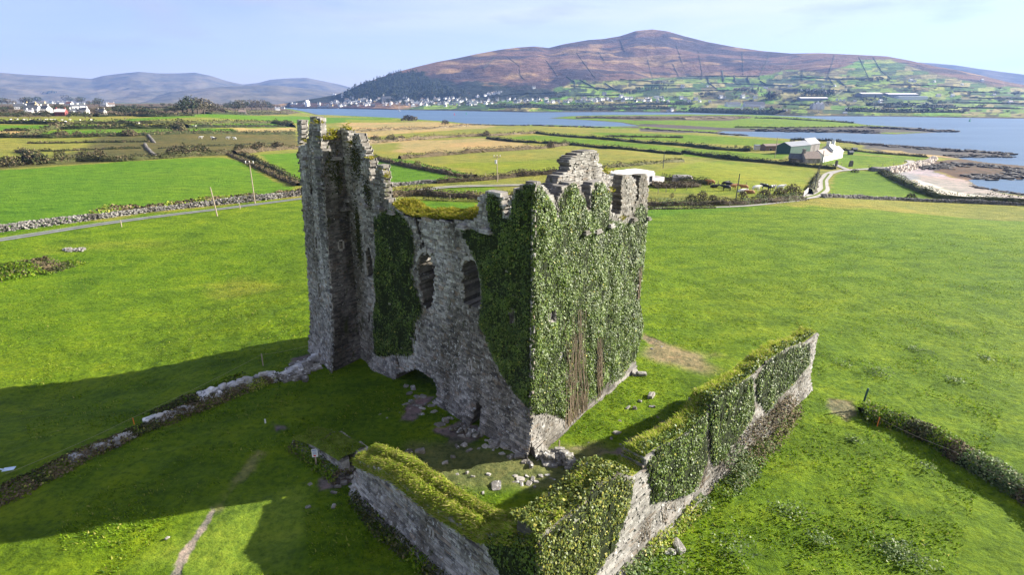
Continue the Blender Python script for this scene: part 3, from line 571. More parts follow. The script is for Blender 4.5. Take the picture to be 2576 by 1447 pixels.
def ivy(name, label, w, poly, holes=(), dens=110, size=(.09, .19), thickn=.28, seed=1, sparse=(), mat=None, edge=.25, base=.02, group='ivy growths on the ruin', mat2=None, off=0.):
    r = np.random.default_rng(seed); root = thing(name, label, 'ivy', tuple(w.P(np.array(np.mean([p[0] for p in poly])), np.array(min(p[1] for p in poly)), np.array(0.))), group=group)
    A = area(poly); n = int(A * dens); S = sample_poly(poly, n, r, holes); u, z = S[:, 0], S[:, 1]
    keep = r.random(n) < smooth(polydist(u, z, poly) / edge + .35)
    for sp, f in sparse:
        m = inpoly(u + (vn(z * .9, u * 0, 3) - .5) * .8, z, sp); keep &= ~(m & (r.random(n) > f))
    gap = fbm(u / .8, z / 1.1, seed + 3, 3); keep &= r.random(n) < smooth((gap - .2) * 5 + .25)
    u, z = u[keep], z[keep]; n = len(u)
    cl = fbm(u / 1.1, z / 1.4, seed, 4); d = base + thickn * (.15 + 1.5 * np.maximum(cl - .3, 0)) * smooth(polydist(u, z, poly) / .5 + .15) + r.uniform(-.09, .07, n) + off
    inv = np.array(root.location)
    e = .06; gu = (fbm((u + e) / 1.1, z / 1.4, seed, 4) - cl) / e * thickn * 1.4; gzz = (fbm(u / 1.1, (z + e) / 1.4, seed, 4) - cl) / e * thickn * 1.4
    Nn = w.N - w.U * gu[:, None] + np.array([0, 0, .35]) - np.array([0, 0, 1.]) * gzz[:, None]; Nn /= np.linalg.norm(Nn, axis=1)[:, None]
    V, Q = leaves(w.P(u, z, np.maximum(d, .03)) - inv, Nn, size[0] * .75 + (size[1] * 1.12 - size[0] * .75) * r.random(n) ** 1.6, r, .33, .9, .7)
    mesh('leaves', V, Q, mat or M_IVY, root)
    # dark sheet behind the leaves, coloured to stand for shade in the gaps
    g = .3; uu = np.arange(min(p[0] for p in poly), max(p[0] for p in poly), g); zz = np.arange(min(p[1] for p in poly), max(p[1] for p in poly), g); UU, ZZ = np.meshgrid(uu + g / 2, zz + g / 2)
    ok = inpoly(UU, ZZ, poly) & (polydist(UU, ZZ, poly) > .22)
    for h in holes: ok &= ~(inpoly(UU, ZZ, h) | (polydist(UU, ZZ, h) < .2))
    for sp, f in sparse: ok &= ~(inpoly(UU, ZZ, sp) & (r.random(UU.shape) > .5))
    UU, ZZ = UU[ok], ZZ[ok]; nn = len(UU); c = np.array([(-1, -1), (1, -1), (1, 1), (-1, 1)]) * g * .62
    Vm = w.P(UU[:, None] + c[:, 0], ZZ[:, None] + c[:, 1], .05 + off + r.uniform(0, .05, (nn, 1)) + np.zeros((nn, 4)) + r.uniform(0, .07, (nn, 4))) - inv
    if nn: mesh('shade_mat', Vm.reshape(-1, 3), np.arange(nn * 4).reshape(-1, 4), M_MAT, root)
    return root
def stems(root, w, lines, r, off=.1, rad=.02):
    mb = MB(); inv = np.array(root.location)
    for (u0, z0), (u1, z1), n, spread in lines:
        for _ in range(n):
            k = 9; a = r.normal(0, spread); b = a * r.uniform(.2, 1.6) + r.normal(0, spread * .5); P = []
            for i in range(k):
                t = i / (k - 1); u = u0 + (u1 - u0) * t + a * (1 - t) + b * t + .10 * math.sin(t * 9 + a * 20) + .05 * math.sin(t * 23 + a * 70) + r.normal(0, .025); P.append(w.P(np.array(u), np.array(z0 + (z1 - z0) * t), np.array(off + r.uniform(-.03, .08))) - inv)
            mb.tube(P, list(np.linspace(rad * r.uniform(.8, 2.2), rad * .5, k)), 4)
    mb.build('vines', M_STEM, root)
# ------------------------------------------------------------------ the ruin
C1 = at(1335, 1150)[:2]; C2 = at(1593, 925)[:2]; RE = at(910, 900)[:2]; TN = at(845, 930)[:2]; TL = at(790, 880)[:2]
W_END = Wall(C1, C2); W_LONG = Wall(C1, RE, flip=True)
uE = W_END.U[:2]; uL = W_LONG.U[:2]
W_TWR = Wall(TN, TL, lean=(.042 * -W_LONG.N[0], .042 * -W_LONG.N[1]), flip=True)
W_RET = Wall(TN, RE)
W_END.N = np.array([*-uL, 0]); W_LONG.N = np.array([*-uE, 0]); W_TWR.N = np.array([*-uE, 0]); W_RET.N = np.array([*-uL, 0])
for wl, nm in ((W_END, 'end'), (W_LONG, 'long'), (W_TWR, 'twr'), (W_RET, 'ret')): print(nm, wl.L, wl.N, wl.px(1341, 460))
castle = thing('ruined_castle', 'roofless grey stone tower house ruin, half covered in ivy, standing in the green field', 'castle', (0, 0, 0))
END_TOP = [(1341, 459.6), (1352, 457), (1361, 463), (1379, 484), (1395, 502), (1399, 537), (1402, 537), (1401, 497), (1415, 473), (1437, 457), (1449, 461), (1457, 482), (1471, 491), (1474, 526), (1484, 526), (1485, 468), (1497, 455), (1515, 455), (1525, 467), (1539, 482), (1537, 505), (1537, 539),
           (1564, 539), (1563, 470), (1565, 446), (1571, 441), (1584, 444), (1597, 453), (1602, 474), (1597, 510), (1601, 512), (1606, 500), (1608, 466), (1611, 442), (1618, 439), (1626, 441), (1630, 470), (1628, 553)]
endo = W_END.pts(END_TOP); endo = [(0, -.6)] + endo + [(W_END.L + .1, 8), (W_END.L + .05, -.6)]
endo[1] = (0, endo[1][1])
h_end = [W_END.pts([(1378, 780), (1396, 780), (1396, 808), (1378, 808)]), W_END.pts([(1478, 484), (1486, 484), (1486, 526), (1474, 526)]), W_END.pts([(1500, 760), (1506, 760), (1506, 775), (1500, 775)])]
zp = W_END.px(1480, 545)[1]
def flare_end(u, z): return .55 * np.maximum(0, 1 - np.asarray(z) / 1.1) ** 1.3 * smooth((2.8 - np.asarray(u)) / 2.2) + .1 * np.maximum(0, 1 - np.asarray(z) / 2)
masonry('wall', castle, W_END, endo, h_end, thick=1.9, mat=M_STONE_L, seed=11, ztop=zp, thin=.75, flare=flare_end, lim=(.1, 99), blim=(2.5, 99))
LONG_TOP = [(1341, 459.6), (1325, 459.6), (1315, 465), (1299, 474), (1289, 490), (1284, 514), (1282, 532), (1279, 541), (1268, 543), (1263, 497), (1257, 489), (1235, 481), (1223, 484), (1207, 496), (1206, 514), (1203, 546), (1193, 552), (1156, 556), (1098, 554), (1031, 547),
            (1003, 531), (985, 516), (968, 498), (966, 447), (962, 432), (960, 416), (953, 414), (945, 420), (945, 453), (931, 454), (929, 400), (920, 398), (918, 367), (911, 363), (907, 345), (900, 337), (893, 335), (889, 342), (888, 369), (878, 369), (876, 337), (870, 326), (863, 323), (846, 330), (846, 356)]
lo = W_LONG.pts(LONG_TOP); lo[0] = (0.02, endo[1][1]); LRE = W_LONG.px(910, 900)[0]
lo = [(0.02, -.6)] + lo + [(LRE + 1.0, lo[-1][1]), (LRE + 1.0, -.6)]
BREACH = [(1056, 646), (1064, 648), (1070, 631), (1078, 633), (1085, 644), (1087, 662), (1093, 673), (1095, 700), (1091, 712), (1095, 728), (1089, 748), (1092, 760), (1078, 785), (1070, 772), (1062, 772), (1062, 748), (1054, 728), (1057, 708), (1051, 690), (1052, 660)]
TALLW = [(1163, 668), (1170, 656), (1182, 651), (1196, 657), (1203, 675), (1207, 700), (1211, 718), (1208, 740), (1210, 764), (1201, 779), (1190, 772), (1180, 778), (1177, 765), (1166, 764), (1167, 735), (1162, 712), (1164, 690)]
LANCET = [(921, 632), (925, 616), (931, 624), (936, 650), (939, 690), (931, 700), (922, 692)]
CAVE = [(1000, 936), (1012, 934), (1040, 929), (1058, 931), (1074, 946), (1091, 957), (1101, 978), (1103, 1000), (1080, 1030), (1040, 1010), (1000, 965)]
DOOR = [(1195, 1012), (1205, 1010), (1212, 1022), (1210, 1042), (1217, 1078), (1205, 1090), (1190, 1078), (1193, 1050)]
CRACK = [(1043, 549), (1048, 549), (1060, 588), (1067, 618), (1070, 633), (1063, 628), (1057, 600), (1046, 572)]
NOTCH = [(863, 890), (885, 876), (905, 880), (915, 890), (915, 960), (860, 960)]
long_h = [W_LONG.pts(k) for k in (BREACH, TALLW, LANCET, CAVE, DOOR, CRACK, [(924, 789), (931, 787), (931, 814), (926, 812)], [(1181, 904), (1184, 904), (1187, 935), (1183, 935)], [(1040, 821), (1045, 821), (1047, 862), (1042, 862)], [(995, 895), (999, 893), (1006, 922), (1000, 925)], [(1283, 786), (1295, 782), (1297, 812), (1286, 814)])]
zw = W_LONG.px(1098, 560)[1]
def flare_long(u, z):
    u = np.asarray(u); z = np.asarray(z); return .6 * np.maximum(0, 1 - z / 1.6) ** 1.2 * (.4 + .6 * vn(u * .9, z * 0, 9)) * smooth((LRE - u) / 3)
masonry('wall', castle, W_LONG, lo, long_h, thick=2.4, mat=M_STONE, seed=12, ztop=zw + .05, thin=.7, flare=flare_long, lim=(.1, 99), blim=(2., 99))
# tower: outer face, return face and the hidden north side
TWR_TOP = [(792, 400), (806, 395), (804, 296), (793, 293.5), (782, 293), (779, 312), (776, 330), (774, 362), (765, 365), (753, 366), (759, 330), (757, 302), (750, 297), (739, 299), (742, 340), (744, 362)]
to = W_TWR.pts(TWR_TOP); tz = to[2][1]
to = [(0.02, -.6), (0.02, to[2][1])] + to[2:-2] + [(W_TWR.L + .0, to[-3][1]), (W_TWR.L + .15, 8), (W_TWR.L + .45, 0), (W_TWR.L + .5, -.6)]
tw_h = [W_TWR.pts(k) for k in ([(779, 468), (783, 465), (786, 470), (786, 492), (780, 492)], [(793, 596), (798, 594), (800, 625), (795, 625)], [(799, 713), (806, 711), (810, 748), (803, 748)])]
def flare_t(u, z): return .45 * np.maximum(0, 1 - np.asarray(z) / 3.2) ** 1.4
masonry('tower_wall', castle, W_TWR, to, tw_h, thick=1.3, mat=M_STONE, seed=13, ztop=to[7][1] - .1, thin=.6, flare=flare_t, lim=(.1, 99), blim=(1.2, 99))
leanv = W_TWR.up * np.array([1, 1, 0])
RET_TOP = [(792, 294), (804, 296), (806, 330), (818, 329), (830, 334), (832, 350), (846, 357), (850, 327), (863, 323), (866, 330)]
ro = W_RET.pts(RET_TOP); ro = [(-.02, -.6), (.0 + .04 * 9, 8), (.84, ro[0][1])] + ro[1:] + [(W_RET.L + .1, ro[-1][1]), (W_RET.L + .1, -.6)]
ret_h = [W_RET.pts(k) for k in ([(852, 608), (861, 606), (862, 626), (853, 626)], [(843, 467), (850, 466), (850, 480), (843, 481)], [(864, 728), (868, 724), (871, 762), (866, 766)])]
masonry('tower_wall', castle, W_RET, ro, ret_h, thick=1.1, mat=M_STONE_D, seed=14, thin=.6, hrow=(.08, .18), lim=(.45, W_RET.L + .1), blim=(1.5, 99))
NB = TL + uE * 4.6; W_NORTH = Wall(TL + uE * .2 + np.array([leanv[0] * 2, leanv[1] * 2]), NB, flip=True)
nh = [[(k[0] + a, k[1] + b) for k, (a, b) in zip(W_NORTH.pts(q), ((-.3, .3), (.3, .3), (.3, -.3), (-.3, -.3)))] for q in ([(852, 608), (861, 606), (862, 626), (853, 626)], [(843, 467), (850, 466), (850, 480), (843, 481)])]
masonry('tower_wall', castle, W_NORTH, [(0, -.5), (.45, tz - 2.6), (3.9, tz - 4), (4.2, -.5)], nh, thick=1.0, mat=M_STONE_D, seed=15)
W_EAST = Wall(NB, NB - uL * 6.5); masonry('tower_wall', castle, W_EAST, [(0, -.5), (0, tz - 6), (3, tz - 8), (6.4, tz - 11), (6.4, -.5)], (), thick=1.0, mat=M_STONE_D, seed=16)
# far long wall, low and broken, and the gable inside the parapet
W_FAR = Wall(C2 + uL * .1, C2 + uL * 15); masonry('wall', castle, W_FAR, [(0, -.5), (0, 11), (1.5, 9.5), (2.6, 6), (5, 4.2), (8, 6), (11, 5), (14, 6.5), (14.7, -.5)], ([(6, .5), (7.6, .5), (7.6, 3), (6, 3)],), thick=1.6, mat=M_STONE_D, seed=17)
G0 = C1 + uL * 2.05; W_GAB = Wall(G0, G0 + uE * W_END.L)
GAB = [(1376, 560), (1378, 492), (1383, 485), (1390, 470), (1401, 456), (1404, 446), (1412, 440), (1429, 430), (1437, 422), (1431, 408), (1438, 396), (1452, 386), (1473, 379.4), (1497, 378), (1507, 396), (1505, 408), (1512, 418), (1515, 436), (1529, 440), (1549, 448), (1559, 462), (1563, 490), (1572, 560)]
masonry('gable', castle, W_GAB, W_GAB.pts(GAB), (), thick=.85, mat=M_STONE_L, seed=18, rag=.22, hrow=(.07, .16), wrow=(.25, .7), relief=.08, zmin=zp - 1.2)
# wall-walk floor, and unseen slabs added inside to keep the openings dark
mb = MB()
gA = W_GAB.pts(GAB)
for (p, q, r_, s_), z0 in ((((C1 + uL * .7 + uE * .3), (C1 + uE * (W_END.L - .3) + uL * .7), (C1 + uE * (W_END.L - .3) + uL * 2.1), (C1 + uL * 2.1 + uE * .3)), zp - .2), ((C1 + uL * 2 + uE * 2.0, C2 + uL * 2 - uE * 1.2, C2 + uL * 19 - uE * 1.2, C1 + uL * 19 + uE * 2.0), 4.4),
                       ((TN + uE * 1.2 + uL * .4, TN + uE * 4.3 + uL * .4, TL + uE * 4.3 - uL * .6, TL + uE * 1.2 - uL * .6), 9.)):
    mb.add([(*k, z0) for k in (p, q, r_, s_)] + [(*k, z0 - .45) for k in (p, q, r_, s_)], [(0, 1, 2, 3), (7, 6, 5, 4), (4, 5, 1, 0), (5, 6, 2, 1), (6, 7, 3, 2), (7, 4, 0, 3)])
mb.build('walk_and_dark_slabs', M_CORE, castle)
# cut stone round the windows
dressed('window_surround', castle, W_LONG, W_LONG.pts(TALLW)[:7], .2, closed=False)
dressed('window_surround', castle, W_LONG, W_LONG.pts([LANCET[i] for i in (6, 0, 1, 2, 3)]), .16, closed=False)
dressed('window_surround', castle, W_LONG, W_LONG.pts([(1051, 660), (1056, 646), (1066, 634), (1076, 633), (1085, 645)]), .3, .1, 1.2, closed=False)
dressed('window_surround', castle, W_RET, ret_h[0], .14); dressed('window_surround', castle, W_END, h_end[0], .14)
dressed('arrow_slit_surround', castle, W_LONG, long_h[7], .13); dressed('arrow_slit_surround', castle, W_TWR, tw_h[2], .12); dressed('arrow_slit_surround', castle, W_TWR, tw_h[1], .12)
# drip stones and water spouts standing out of the faces
for w, lst in ((W_LONG, [(1168, 572, .9), (1229, 583, .95), (959, 527, .9), (991, 536, .8), (925, 520, .6), (869, 516, .8), (880, 505, .5)]), (W_END, [(1496, 583, .9), (1467, 586, .6), (1530, 569, .7), (1588, 553, .7), (1624, 551, .6)]), (W_RET, [(842, 400, .9), (866, 527, .9)]), (W_TWR, [(771, 400, .6), (770, 421, .4)])):
    for x, y, sz in lst:
        mb = MB(); u, z = w.px(x, y)
        for k in range(2): slab(mb, w, u + .06 * k, z + .13 * k, .16, sz * (1 - .25 * k), .11, .62 - .2 * k)
        mb.build('water_spout', M_STONE_L if w is W_END else M_STONE, castle)
# grass on the broken wall head
def turf(name, parent, poly3, n, h=(.25, .6), mat=None, seed=3, dirn=(-.25, -.1, -.1), wd=.045, lump=.35, inv=(0, 0, 0)):
    """poly3: quads (a,b,c,d) of world points carrying grass"""
    r = np.random.default_rng(seed); inv = np.array(inv); V = []; Q = []; nn = 0; ar = [np.linalg.norm(np.cross(np.subtract(b, a), np.subtract(d, a))) for a, b, c, d in poly3]
    Vs = []; Fs = []; ns = 0
    for (a, b, c, d), s in zip(poly3, ar):
        k = max(8, int(n * s / sum(ar))); s1 = r.random(k)[:, None]; t1 = r.random(k)[:, None]; a, b, c, d = map(np.array, (a, b, c, d))
        P = (a * (1 - s1) + b * s1) * (1 - t1) + (d * (1 - s1) + c * s1) * t1
        lm = fbm(P[:, 0] / .9, P[:, 1] / .9, seed, 3); P = P + np.array([0, 0, 1]) * (lump * lm * (.25 + np.sin(t1[:, 0] * math.pi)))[:, None] + r.normal(0, .04, P.shape); hh = r.uniform(*h, k) * (.5 + lm)
        v, q = blades(P - inv, hh, r, wd, .45, dirn); V.append(v); Q.append(q + nn); nn += len(v)
        g = 14; S, T = np.meshgrid(np.linspace(0, 1, g), np.linspace(0, 1, 6)); S = S[..., None]; T = T[..., None]
        p = (a * (1 - S) + b * S) * (1 - T) + (d * (1 - S) + c * S) * T; l2 = fbm(p[..., 0] / .9, p[..., 1] / .9, seed, 3); p = p + np.array([0, 0, 1]) * (lump * l2 * (.25 + np.sin(T[..., 0] * math.pi)))[..., None] + np.array([0, 0, .015])
        idx = np.arange(g * 6).reshape(6, g) + ns; Vs.append(p.reshape(-1, 3) - inv); Fs.append(np.stack([idx[:-1, :-1], idx[:-1, 1:], idx[1:, 1:], idx[1:, :-1]], -1).reshape(-1, 4)); ns += g * 6
    o = mesh(name, np.concatenate(V), np.concatenate(Q), mat or M_TURF, parent)
    mesh('soil', np.concatenate(Vs), np.concatenate(Fs), M_TURFB, o if parent is not None else None, smoothed=True)
    return o
tq = []
for (xa, ya), (xb, yb) in zip([(988, 520), (1003, 531), (1031, 548), (1098, 555), (1156, 557), (1180, 556)], [(1003, 531), (1031, 548), (1098, 555), (1156, 557), (1180, 556), (1203, 556)]):
    a = W_LONG.px(xa, ya); b = W_LONG.px(xb, yb); f = lambda p, d: W_LONG.P(np.array(p[0]), np.array(p[1] + .02), np.array(d)); tq.append((f(a, -.05), f(b, -.05), f(b, -2.35), f(a, -2.35)))
turf('wall_top_turf', castle, tq, 16000, (.12, .32), M_MOSS, 5, wd=.04, lump=.55)
r_ = np.random.default_rng(8)
def tufts(lst, name='grass_leaves'):
    for w, x, y, d, rad, n in lst:
        u, z = w.px(x, y); P = w.P(u + r_.normal(0, rad, n), z + np.abs(r_.normal(0, rad * .5, n)), d + r_.normal(0, rad * .4, n)); v, q = blades(P, r_.uniform(.12, .4, n), r_, .05, .6, (-.1, -.1, -.3)); mesh(name, v, q, M_MOSS, castle)
tufts([(W_TWR, 770, 362, -.3, .25, 120), (W_RET, 806, 312, .0, .2, 80), (W_RET, 822, 352, .1, .35, 200), (W_RET, 846, 348, -.2, .4, 160), (W_RET, 838, 340, -.1, .3, 120), (W_LONG, 866, 330, -.3, .3, 160), (W_LONG, 884, 366, -.2, .25, 120), (W_LONG, 930, 402, -.2, .15, 60), (W_LONG, 966, 448, -.2, .25, 120), (W_LONG, 958, 430, -.2, .15, 60), (W_END, 1537, 488, -.2, .25, 90), (W_END, 1565, 556, -.1, .3, 120), (W_GAB, 1532, 441, -.2, .4, 100)])
# mossy hanging growth on the tower and the wall beside it
for w, x, y, su, sz, n in ((W_LONG, 905, 620, .35, 1.4, 420), (W_LONG, 925, 480, .5, 1.0, 260), (W_LONG, 895, 400, .9, 1.5, 520), (W_RET, 835, 420, .9, 1.4, 380), (W_RET, 850, 455, .4, .9, 160), (W_LONG, 901, 556, .3, 1.3, 300)):
    u, z = w.px(x, y); P = w.P(u + r_.normal(0, su * .55, n), z + r_.normal(0, sz * .6, n), .05 + r_.random(n) * .06); v, q = leaves(P, np.tile(w.N, (n, 1)), r_.uniform(.08, .2, n), r_, .6, .7, 1.); mesh('moss_leaves', v, q, M_HEDGE, castle)
# ------------------------------------------------------------------ ivy on the ruin
IV_END = [(1339, 470), (1352, 464), (1361, 469), (1379, 494), (1394, 513), (1399, 542), (1403, 542), (1402, 500), (1415, 477), (1437, 459), (1449, 464), (1457, 484), (1470, 494), (1474, 528), (1486, 530), (1487, 480), (1497, 457), (1515, 457), (1525, 470), (1539, 486), (1537, 505), (1533, 548), (1560, 556), (1590, 562), (1598, 520), (1612, 510), (1629, 530), (1624, 600), (1614, 700), (1608, 760),
          (1618, 814), (1606, 868), (1595, 910), (1577, 930), (1558, 957), (1531, 974), (1515, 1006), (1500, 1032), (1478, 1045), (1456, 1036), (1440, 1062), (1416, 1058), (1397, 1046), (1371, 1041), (1336, 1039)]
ie = W_END.pts(IV_END); ie[0] = (-.16, ie[0][1]); ie[-1] = (-.16, ie[-1][1]); sp1 = W_END.pts([(1405, 800), (1440, 760), (1475, 780), (1490, 860), (1490, 960), (1470, 1050), (1410, 1020), (1400, 930)]); sp2 = W_END.pts([(1488, 850), (1512, 850), (1516, 930), (1500, 975), (1488, 960)]); sp3 = W_END.pts([(1594, 680), (1612, 660), (1606, 750), (1590, 750)])
iv = ivy('ivy', 'sunlit glossy ivy covering the end wall of the ruin up to its broken parapet', W_END, ie, [h_end[0]], 320, (.065, .135), .34, 21, [(sp1, .6), (sp2, .35), (sp3, .4)])
r_ = np.random.default_rng(4); pe = W_END.px
stems(iv, W_END, [(pe(1425, 1110), pe(1440, 840), 16, .5), (pe(1462, 1085), pe(1450, 780), 16, .5), (pe(1500, 1062), pe(1500, 900), 10, .35), (pe(1505, 970), pe(1500, 850), 16, .22), (pe(1455, 1090), pe(1470, 960), 12, .4), (pe(1440, 1100), pe(1425, 960), 12, .4), (pe(1600, 750), pe(1606, 670), 10, .12)], r_, .24, .017)
IV_COR = [(1344, 462), (1325, 461), (1315, 468), (1299, 476), (1289, 494), (1285, 520), (1281, 545), (1269, 545), (1264, 505), (1255, 492), (1235, 484), (1226, 488), (1223, 520), (1228, 556), (1238, 588), (1215, 580), (1195, 577), (1178, 575), (1156, 574), (1171, 606), (1191, 646), (1202, 673), (1211, 718), (1210, 762), (1204, 816), (1220, 847), (1228, 871), (1245, 908), (1260, 940), (1290, 985), (1315, 1013), (1336, 1036)]
ic = W_LONG.pts(IV_COR); ic[0] = (-.16, ic[0][1]); ic[-1] = (-.16, ic[-1][1])
ivy('ivy', 'dark shaded ivy draped over the near corner of the long wall', W_LONG, ic, [long_h[10]], 270, (.07, .14), .3, 22)
IV_MID = [(941, 571), (943, 545), (965, 530), (990, 520), (1020, 545), (1030, 560), (1038, 575), (1046, 622), (1038, 690), (1057, 749), (1068, 789), (1046, 814), (1044, 860), (1042, 892), (1020, 898), (991, 893), (950, 907), (941, 889), (941, 860), (938, 794), (946, 749), (939, 691), (946, 638)]
ivy('ivy', 'dark curtain of ivy hanging between the lancet window and the breached window', W_LONG, W_LONG.pts(IV_MID), (), 160, (.08, .16), .22, 23)
# ------------------------------------------------------------------ the outer court wall
K0 = at(1350, 1652)[:2]; KR = at(2032, 981)[:2]; KL = at(901, 1240)[:2]
W_CR = Wall(K0, KR); W_CL = Wall(K0, KL, flip=True)
court = thing('court_wall', 'ivy-topped stone court wall meeting at a corner in front of the ruin', 'wall', (0, 0, 0))
zc = lambda w, x, y: w.px(x, y)
cr_top = [(1352, 1352), (1400, 1325), (1454, 1280), (1515, 1215), (1560, 1196), (1597, 1203), (1620, 1185), (1628, 1150), (1660, 1128), (1702, 1112), (1727, 1094), (1774, 1050), (1795, 1010), (1848, 978), (1888, 952), (1930, 912), (1983, 878), (2026, 864), (2039, 870)]
co = W_CR.pts(cr_top); co[0] = (0, co[0][1]); co = [(0, -.4)] + co[:-1] + [(W_CR.L, co[-2][1]), (W_CR.L, -.4)]
cslit = W_CR.pts([(1661, 1285), (1665, 1290), (1667, 1318), (1662, 1325)]); GAPW = W_CR.pts([(1562, 1330), (1575, 1275), (1588, 1272), (1590, 1320), (1580, 1345), (1562, 1352)])
print('court', W_CR.L, W_CL.L, co)
masonry('wall', court, W_CR, co, [cslit], thick=1.25, mat=M_STONE_L, seed=31, hrow=(.07, .17), wrow=(.25, .8), flare=lambda u, z: .3 * np.maximum(0, 1 - np.asarray(z) / 1.2), lim=(.1, 99), blim=(1.6, 99))
dressed('arrow_slit_surround', court, W_CR, cslit, .13)
cl_top = [(1350, 1352), (1206, 1350), (1098, 1286), (1040, 1240), (982, 1194), (901, 1162)]
cl = W_CL.pts(cl_top); cl[0] = (.02, cl[0][1]); cl[1] = (cl[1][0], cl[1][1]); cl = [(.02, -.4)] + cl + [(W_CL.L, cl[-1][1]), (W_CL.L + .1, -.4)]
print(cl)
fslit = W_CL.pts([(1086, 1332), (1090, 1332), (1090, 1358), (1085, 1358)])
masonry('wall', court, W_CL, cl, [fslit], thick=1.5, mat=M_STONE, seed=32, hrow=(.08, .2), wrow=(.2, .6), flare=lambda u, z: .45 * np.maximum(0, 1 - np.asarray(z) / 1.5), lim=(.1, 99), blim=(1.4, 99))
dressed('arrow_slit_surround', court, W_CL, fslit, .16)
tq = []
pl = [p for p in cl[1:-1]]
for a, b in zip(pl[:-1], pl[1:]):
    m = 2 if b[0] - a[0] > 3 else 1
    for i in range(m):
        s0 = tuple(np.array(a) + (np.array(b) - np.array(a)) * i / m); s1 = tuple(np.array(a) + (np.array(b) - np.array(a)) * (i + 1) / m)
        f = lambda p, d, dz=.0: W_CL.P(np.array(p[0]), np.array(p[1] + dz), np.array(d))
        tq.append((f(s0, .12, -.35), f(s1, .12, -.35), f(s1, -.35, .12), f(s0, -.35, .12))); tq.append((f(s0, -.35, .12), f(s1, -.35, .12), f(s1, -.85, .05), f(s0, -.85, .05))); tq.append((f(s0, -.85, .05), f(s1, -.85, .05), f(s1, -1.5, .3), f(s0, -1.5, .3)))
turf('wall_top_turf', court, tq, 52000, (.08, .22), M_TURF, 6, (-.35, -.25, -.15), .03, .2)
tq = []
pr = [p for p in co[1:-1]]
for a, b in zip(pr[:-1], pr[1:]):
    f = lambda p, d, dz=.0: W_CR.P(np.array(p[0]), np.array(p[1] + dz), np.array(d)); tq.append((f(a, -.1), f(b, -.1), f(b, -1.25), f(a, -1.25)))
turf('wall_top_turf', court, tq, 22000, (.07, .2), M_TURF, 7, (-.3, .1, -.1), .035, .3)
IV_A = [(1350, 1345), (1400, 1318), (1454, 1270), (1515, 1205), (1560, 1190), (1592, 1205), (1584, 1270), (1562, 1325), (1548, 1375), (1510, 1425), (1480, 1465), (1420, 1570), (1350, 1620)]
IV_B = [(1622, 1160), (1660, 1116), (1702, 1098), (1727, 1082), (1775, 1036), (1779, 1160), (1742, 1240), (1700, 1256), (1660, 1262), (1636, 1272), (1628, 1215)]
IV_C = [(1778, 1036), (1796, 996), (1850, 960), (1893, 945), (1896, 1040), (1860, 1096), (1818, 1156), (1792, 1180), (1780, 1130)]
IV_D = [(1902, 1010), (1898, 955), (1930, 905), (1985, 870), (2037, 862), (2036, 915), (1992, 968), (1960, 1000), (1925, 1040)]
for k, (poly, lab) in enumerate(((IV_A, 'yellow-green ivy mass on the nearest corner of the court wall'), (IV_B, 'ivy panel on the court wall between a bare stone face and dark stems'), (IV_C, 'ivy patch on the court wall above the grey bramble scrub'), (IV_D, 'ivy sheet on the far end of the court wall above pale bare stone'))):
    p = W_CR.pts(poly)
    if k == 0: p[0] = (-.2, p[0][1]); p[-1] = (-.2, p[-1][1])
    o = ivy('ivy', lab, W_CR, p, (), 240 if k == 0 else 190, (.07, .13), .3, 41 + k, mat=M_IVYW if k == 0 else None, group='ivy growths on the court wall')
    # the ivy also rolls over the wall head
    r = np.random.default_rng(60 + k); tp = [q for q in pr if min(a[0] for a in p) - .1 < q[0] < max(a[0] for a in p) + .1]
    uu = r.uniform(max(-.2, min(a[0] for a in p)), max(a[0] for a in p), 2600 if k == 0 else 700); zt = np.interp(uu, [q[0] for q in pr], [q[1] for q in pr])
    dd = -r.random(len(uu)) * (1.45 if k == 0 else .7); P = W_CR.P(uu, zt + .12 + .28 * fbm(uu / .6, dd / .6, k, 3) + r.uniform(-.08, .1, len(uu)), dd); v, q = leaves(P - np.array(o.location), np.tile([0, 0, 1.], (len(uu), 1)), r.uniform(.08, .17, len(uu)), r, .6, .9); mesh('top_leaves', v, q, M_IVYW if k == 0 else M_IVY, o)
    if k: stems(o, W_CR, [((p[0][0] + .3, .3), (p[0][0] + .5, 2.2), 8, .3), ((np.mean([a[0] for a in p]), .3), (np.mean([a[0] for a in p]), 2.0), 8, .9)], r, .08, .016)
IV_F = [(1352, 1345), (1300, 1338), (1255, 1335), (1215, 1352), (1232, 1400), (1262, 1445), (1300, 1500), (1352, 1590)]
pf = W_CL.pts(IV_F); pf[0] = (-.25, pf[0][1]); pf[-1] = (-.25, pf[-1][1])
ivy('ivy', 'shaded dark green ivy beside the nearest corner of the court wall', W_CL, pf, (), 210, (.07, .13), .3, 51, group='ivy growths on the court wall')
